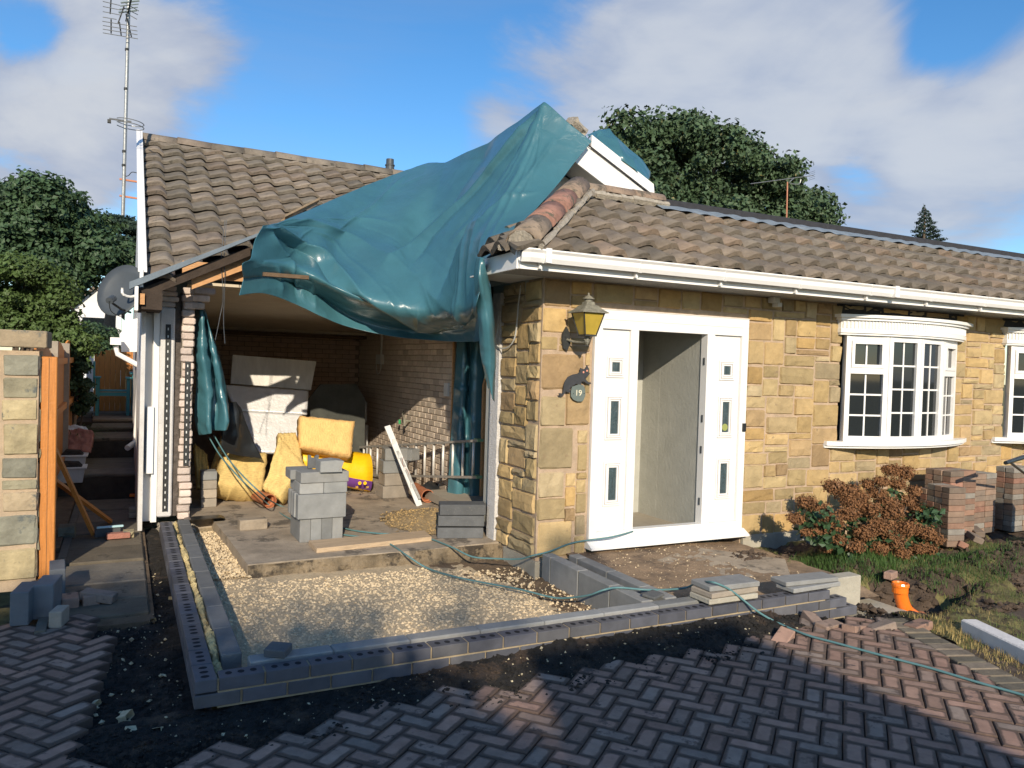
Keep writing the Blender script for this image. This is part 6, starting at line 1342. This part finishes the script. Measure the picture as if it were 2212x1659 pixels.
for (pp, y, r) in heads:
    c = onY(*pp, y); r *= .60
    leafcloud('flower_head', [(c.x+.5*r*math.cos(k*2.1), c.y+.4*r*math.sin(k*1.7), c.z+.25*r*math.sin(k*2.9), r*.85, r*.85, r*.75) for k in range(3)], int(1500*r/.1), .019, PETAL, hy)
lv_ = [tuple(onY(px, py, y))+(.13,.12,.10) for px, py, y in ((1760,1120,-.8),(1790,1145,-.8),(1850,1140,-.8),(1900,1110,-.7),(1930,1075,-.6),(1880,1180,-.9),(1950,1180,-.9),(1830,1185,-.9),(2000,1170,-.9),(1740,1140,-.7),(1860,1110,-.7),(1910,1160,-.95))]
for k in range(22): lv_.append(tuple(onY(rd.uniform(1760,2020), rd.uniform(1110,1195), rd.uniform(-.95,-.6)))+(.12,.12,.10))
leafcloud('foliage', lv_, 1500, .065, LEAFH, hy)
base = Vector((3.45,-.72,.03))
for k in range(26):
    pp, y, r = heads[k % len(heads)]; c = onY(*pp, y); q = MB(); b0 = base+Vector((rd.uniform(-.25,.35), rd.uniform(-.15,.15), 0)); q.tube(spline([b0, b0.lerp(c, .5)+Vector((0,0,.06)), c], 8), .006, 5); q.build('stem', BARK, hy)
# paver stacks
SM = [box_mesh('stacked_paver', (.2,.1,.0585), REDB, .004)]
SM2 = box_mesh('stacked_paver', (.1,.2,.0585), REDB, .004)
def pstack(x, y, z, nx, ny, nz, label, group, rz=0, skip=()):
    for k in range(nz):
        for i in range(nx):
            for j in range(ny):
                if (k == nz-1 and (i, j) in skip): continue
                if 0 < j < ny-1 and k < nz-1 and 0 < i < nx-1: continue
                o = bpy.data.objects.new('stacked_paver', SM[0]); C.objects.link(o)
                lx, ly = (i-nx/2+.5)*.204+rd.uniform(-.004,.004), (j-ny/2+.5)*.104+rd.uniform(-.003,.003)
                o.location = (x+lx*math.cos(rz)-ly*math.sin(rz), y+lx*math.sin(rz)+ly*math.cos(rz), z+k*.061); o.rotation_euler = (0,0,rz+rd.uniform(-.02,.02)); ct_ = nz-k; od = ['top','second','third','fourth','fifth','sixth','seventh','eighth','ninth','tenth','eleventh','twelfth','thirteenth'][ct_-1]
                pos = ('' if nx == 1 else ('left ' if i == 0 else 'right '))+(['front','second','third','rearmost'][j] if ny == 4 else ['front','middle','rear'][j] if ny == 3 else ['front','rear'][j])
                o['label'] = '%s paver of the %s course from the top, %s' % (pos, od, label); o['category'] = 'paver'; o['group'] = group
pstack(4.50,-.62,.02,1,4,10,'stack beside the bush','pavers in the stack beside the bush', rz=-.25, skip=((0,3),))
pstack(4.92,-.42,.02,2,3,12,'tall stack under the bow window','pavers in the tall stack under the window', rz=-.05)
pstack(5.45,-.33,.02,2,3,11,'stack right of the tallest','pavers in the middle right stack', rz=.05)
pstack(5.55,-1.15,.02,1,3,10,'stack cut by the right edge','pavers in the stack at the right edge', rz=.1)
pstack(6.05,-.45,.02,2,2,12,'rear stack by the second window','pavers in the rear right stack', rz=.0)
for k in range(13):
    px, py = rd.uniform(2045,2110), rd.uniform(1128,1178); p = onZ(px, py, .03+max(0,(1170-py))*.001)
    block((p.x, p.y, .0+rd.uniform(0,.09)), (.2,.1,.06), rd.uniform(0,3), REDB, '%s tumbled paver in the heap between bush and stacks' % ['first','second','third','fourth','fifth','sixth','seventh','eighth','ninth','tenth','eleventh','twelfth','last'][k], 'tumbled pavers by the stacks', rx=rd.uniform(-.5,.5), ry=rd.uniform(-.5,.5), name='loose_paver', category='paver')
for (px, py, a, l) in ((1690,1378,.4,'first on the left'),(1790,1352,.1,'second from the left'),(1845,1358,.3,'in the middle'),(1905,1355,-.2,'second from the right'),(1985,1352,.05,'last on the right'),(1755,1340,1.2,'standing behind the row')):
    p = onZ(px, py, .0); block((p.x,p.y,-.035), (.19,.1,.06), a, PAVER, 'loose brown paver along the torn paving edge, %s' % l, 'loose pavers along the paving edge', rx=rd.uniform(-.3,.3), ry=rd.uniform(-.35,.35), name='loose_paver', category='paver')
p = onZ(1955,1262,.03); block((p.x+.15,p.y+.25,.0), (.14,.07,.06), .3, PAVER, 'single paver lying in the grass behind the orange pipe', name='loose_paver', category='paver')
# orange bend
b0 = onY(1945,1262,-1.78); b1 = onY(1947,1290,-1.78); b2 = onY(1958,1318,-1.80); b3 = onY(1985,1338,-1.83)
sc = .05
op = thing('drain_bend', 'bright orange plastic drain bend standing in the dug hole', 'drain pipe', tuple(b1))
q = MB(); pts = spline([b0+Vector((0,0,-.015)), b1, b2, b3], 14); q.tube(pts, .052, 18, caps=False); q.build('pipe_bend', ORANGE, op, smooth=True)
q = MB(); c0 = b0; q.lathe([(.060,-.065),(.060,-.02),(.066,-.015),(.066,.0),(.062,.012),(.055,.012),(.052,-.0),(.050,-.06)], 0, c0, 20); q.build('socket', ORANGE, op, smooth=False)
q = MB(); q.tube([b3, b3+Vector((.10,.05,-.005))], .046, 14); q.build('spigot', TERRA, op)
# whitened block at the right
a = onZ(2112,1372,0); b = Vector((-.36,-1,0)).normalized()
q = MB(); q.bbox((-.06,-1.1,-.03),(.06,0,.085),.008, M=T((a.x+.08,a.y+.12,-.02))@rotz(math.atan2(-.36*-1, 1)*-1)); o = q.build('whitened_lintel', LIME); o['label'] = 'long whitewashed concrete block lying on the lawn by the kerb'; o['category'] = 'block'
q = MB(); a = onY(2172,1000,-1.2); q.tube([a, a+Vector((.5,.12,.03))], [.02,.024], 10); q.tube([a+Vector((.1,.02,.006)), a+Vector((.9,.3,-.2))], .014, 8); o = q.build('barrow_handle', BLACKP); o['label'] = 'black rubber grip of a wheelbarrow reaching in at the right edge'; o['category'] = 'wheelbarrow'

# =================================================================== VEGETATION AND BACKGROUND
def tree(label, base, h, blobs, n, size, m, name='tree', limbs=6, r0=.2, cat='tree'):
    t = thing(name, label, cat, base); b = Vector(base); top = Vector(np.mean([x[:3] for x in blobs], axis=0))
    q = MB(); q.tube(spline([b, b.lerp(top, .5)+Vector((.1,0,0)), top], 10), [r0*(1-.07*i) for i in range(10)], 8)
    for k in range(limbs): c = Vector(blobs[int(k*len(blobs)/limbs)][:3]); s0 = b.lerp(top, .35+.08*k % .5); q.tube(spline([s0, s0.lerp(c, .6)+Vector((0,0,.3)), c], 7), [r0*.45*(1-.11*i) for i in range(7)], 6)
    q.build('trunk', BARK, t); leafcloud('crown', blobs, n, size, m, t); return t
def blobs_in(outline_pts, y, r, depth, k, seed):
    """clumps placed round sky-line points of the crown, each read at distance y"""
    rr = random.Random(seed); out = []
    for px, py in outline_pts:
        for _ in range(k): p = onY(px+rr.uniform(-1,1)*r*22, py+rr.uniform(-.2,1)*r*22, y+rr.uniform(-depth,depth)); s = r*rr.uniform(.5,1.1); out.append((p.x, p.y, p.z, s, s, s*.8))
    return out
# big sycamore behind the flat roof
syc = [(1340,310),(1370,285),(1420,280),(1470,268),(1520,275),(1560,295),(1590,312),(1620,335),(1650,350),(1690,365),(1715,400),(1740,430),(1760,460),(1350,350),(1400,340),(1460,330),(1520,340),(1580,370),(1640,400),(1370,400),(1430,400),(1500,400),(1560,420),(1620,440),(1680,450),(1330,380),(1700,470),(1400,440),(1500,450),(1590,470),(1760,485)]
bl = blobs_in(syc, 20, 1.0, 2.0, 3, 4)
tree('broad dark sycamore rising behind the flat roof on the right', (17,20.5,-.4), 12, bl, 52000, .19, LEAFR, r0=.4)
# left trees
tl = [(10,440),(30,425),(60,415),(90,420),(110,440),(140,455),(165,480),(190,500),(20,500),(60,480),(100,490),(140,520),(180,550),(10,560),(60,560),(110,570),(150,590),(0,470),(230,540),(265,560),(90,620)]
tree('large dark green tree at the back left beyond the hedge', (-5.6,17,-.4), 6, blobs_in(tl, 17, .60, 1.2, 4, 6), 60000, .12, LEAFD, r0=.25)
th = [(-30,590),(0,585),(30,570),(60,580),(90,590),(120,610),(140,640),(20,640),(60,650),(100,670),(140,690),(0,680),(40,700),(90,705),(-40,650),(120,720),(150,735),(180,740)]
tree('light green hedge growing above the stone boundary wall', (-4.9,7.0,-.4), 3, blobs_in(th, 7.2, .22, .6, 5, 7), 42000, .055, LEAFM, name='hedge', r0=.06, cat='hedge')
tc_ = [(215,480),(240,475),(262,485),(285,490),(225,510),(260,520),(285,530),(235,540),(275,550),(290,500)]
cd = thing('cedar_tree', 'dark cedar with flat open branches beside the left gable', 'tree', (-4,24,-.4))
q = MB(); q.tube([(-3.9,24.5,-.4), tuple(onY(262,470,24.5))], [.3,.05], 8); q.build('trunk', BARK, cd)
leafcloud('crown', [tuple(onY(px+rd.uniform(-22,22), py+rd.uniform(-8,8), 24+rd.uniform(-.8,.8)))+(.55,.5,.09) for px, py in tc_ for _ in range(3)], 15000, .09, LEAFC, cd)
# shrub and grassy plant by the fence
tree('dark leafy climbing shrub against the white garden wall', (-3.85,6.7,.3), 1.5, blobs_in([(150,760),(165,775),(180,790),(160,810),(185,830),(170,850),(190,860),(175,880),(150,830)], 6.8, .11, .25, 3, 9), 5000, .055, LEAFD, name='shrub', r0=.02, cat='shrub')
tree('dark bushes behind the white garden wall and gate', (-3.4,13,-.4), 2, blobs_in([(215,730),(240,735),(265,745),(290,750),(230,760),(270,770),(200,720),(300,760)], 12.5, .30, .4, 4, 19), 12000, .07, LEAFD, name='bushes', r0=.05, cat='bushes')
gp = onY(215,925,6.6)
V = []; F = []
for k in range(170):
    a = rng.uniform(0, 6.28); L = rng.uniform(.3,.62); dx, dy = math.cos(a), math.sin(a); w = .006; b0 = np.array([-3.80+rng.uniform(-.1,.1), 5.9+rng.uniform(-.15,.15), .42]); o = len(V)
    for s_ in range(5): t = s_/4; c = b0+np.array([dx*L*t*1.0, dy*L*t, L*.8*math.sin(t*2.3)*.75]); ww = w*(1-t*.8); V += [c+[-dy*ww, dx*ww, 0], c+[dy*ww, -dx*ww, 0]]
    for s_ in range(4): F.append((o+2*s_, o+2*s_+1, o+2*s_+3, o+2*s_+2))
o = tri_soup('arching_grass_plant', V, F, GRASSG); o['label'] = 'arching grassy plant spilling over the path steps'; o['category'] = 'plant'
# white house far left
wh = thing('white_house', 'white rendered gabled house showing between the trees on the left', 'house', (-4,26,0))
P_ = [onY(px, py, 26) for px, py in ((160,1000),(160,662),(206,625),(262,675),(262,1000))]; q = MB(); q.prism(P_, (0,6,0)); q.build('wall', WHITEW, wh)
q = MB(); a = onY(150,668,25.8); b = onY(206,622,25.8); c_ = onY(270,678,25.8); q.prism([a, b, c_, c_+Vector((0,0,.12)), b+Vector((0,0,.14)), a+Vector((0,0,.12))], (0,6.4,0)); q.build('roof', TILE, wh)
a = onY(178,668,25.97); b = onY(243,712,25.97)
q = MB(); q.box((a.x,25.95,b.z),(b.x,25.99,a.z-.28)); w_ = q.build('window', GLASS, wh)
q = MB(); q.box((a.x-.08,25.93,b.z-.1),(b.x+.08,25.99,b.z)); q.box((b.x,25.93,b.z),(b.x+.08,25.99,a.z-.28)); q.build('window_frame', DISH, w_)
# conifer and aerial at the right
cf = thing('conifer_tree', 'small dark conifer top showing above the roof kerb on the right', 'tree', (46.5,30,-.4))
q = MB(); q.tube([(46.6,30,-.4), tuple(onY(1998,450,30))], [.35,.04], 8); q.build('trunk', BARK, cf)
bl = []
for k in range(9):
    py = 444+k*9; w = .12+k*.10+.12*(k % 2)
    for s_ in (-1,0,1,.5,-.5): p = onY(1996+k*1.2+s_*w*30, py+abs(s_)*7, 30+rd.uniform(-.5,.5)); bl.append((p.x,p.y,p.z-.1*abs(s_),w*.42,w*.42,.09))
leafcloud('crown', bl, 4200, .10, LEAFC, cf)
ar = thing('rooftop_aerial', 'thin television aerial on a rusty pole behind the flat roof', 'aerial', tuple(onY(1700,470,8.5)))
q = MB(); q.tube([onY(1699,480,8.5), onY(1701,393,8.5)], .018, 6); q.build('pole', TERRA, ar)
q = MB(); q.tube([onY(1622,397,8.5), onY(1757,379,8.5)], .010, 5); q.build('boom', GALV, ar)
for k in range(16): p = onY(1625+k*6.2, 396.6-k*.82, 8.5); q = MB(); q.tube([p+Vector((-.02,-.07,-.012)), p+Vector((.02,.07,.012))], .003, 4); q.build('director', GALV, ar)
for d in (-8,-4,0,4,8): p = onY(1754,379+d,8.5); q = MB(); q.tube([p-Vector((.02,.12,0)), p+Vector((.02,.12,0))], .004, 4); q.build('reflector_rod', GALV, ar)
q = MB(); q.tube(spline([onY(1715,385,8.5), onY(1705,395,8.5), onY(1725,398,8.5), onY(1730,388,8.5)], 10), .012, 5); q.build('strut', GALV, ar)

# =================================================================== BEHIND THE PHOTOGRAPHER, UNSEEN: trees and an added house, casting the foreground shade
sx = math.tan(R(SUN_AZ)); te = math.tan(R(SUN_EL))
def toward_sun(x, y, yp): d = (y-yp)/math.cos(R(SUN_AZ)); return Vector((x-d*math.sin(R(SUN_AZ)), yp, d*te))
YN = -13.0
nb = thing('shadow_caster_house', 'unseen brick house added behind the photographer to cast the foreground shadow', 'house', (-3,YN-2,0))  # added shadow caster, its outline fitted to the sharp shade on the paving
A = toward_sun(-1.0,-1.72,YN); B = toward_sun(.57,-1.66,YN); Cc = toward_sun(.56,-3.76,YN); sl_ = (Cc.z-B.z)/(Cc.x-B.x)
eave = 2.7; xe = B.x+(eave-B.z)/sl_
print('caster', A, B, Cc, xe)
q = MB(); q.prism([(A.x+.05,YN,-.4),(A.x+.05,YN,eave),(xe-.2,YN,eave),(xe-.2,YN,-.4)], (-sx*3.4,-3.4,0)); q.build('wall', NBRICK, nb)  # plan skewed along the sun so its depth does not widen the shadow
q = MB(); q.prism([(A.x,YN,eave),(A.x,YN,A.z),(B.x,YN,A.z),(xe,YN,eave)], (-sx*3.6,-3.6,0)); q.build('roof', TILE, nb)
for x in (A.x+.8, A.x+2.6): q = MB(); q.box((x,YN+.001,1.0),(x+1.1,YN+.05,2.1)); q.build('window', GLASS, nb)
def shade_tree(label, sxp, syp, yp, spread, n, blobn, seed, size=.10):
    rr = random.Random(seed); bl = []
    for k in range(blobn):
        g = toward_sun(sxp+rr.uniform(-1,1)*spread[0], syp+rr.uniform(-1,1)*spread[1], yp+rr.uniform(-1,1)); s = rr.uniform(.28,.6); bl.append((g.x, g.y, max(g.z,1.0), s, s, s*.8))
    c = toward_sun(sxp, syp, yp); return tree(label, (c.x, c.y, -.4), 5, bl, n, size, LEAFM, r0=.14)
shade_tree('leafy garden tree behind the photographer on the left', -3.7, -3.1, -12.0, (1.8,1.3), 24000, 75, 3)
shade_tree('second leafy tree standing behind the photographer', -4.7, -1.0, -13.5, (1.3,1.2), 18000, 50, 5)
shade_tree('tall open crowned tree far behind the driveway', -1.5, -.7, -22.0, (1.8,.9), 420, 8, 12, .16)
shade_tree('thin crowned tree behind the driveway', -2.0, -3.6, -11.0, (1.1,1.2), 12000, 26, 8)
bpy.context.view_layer.update()
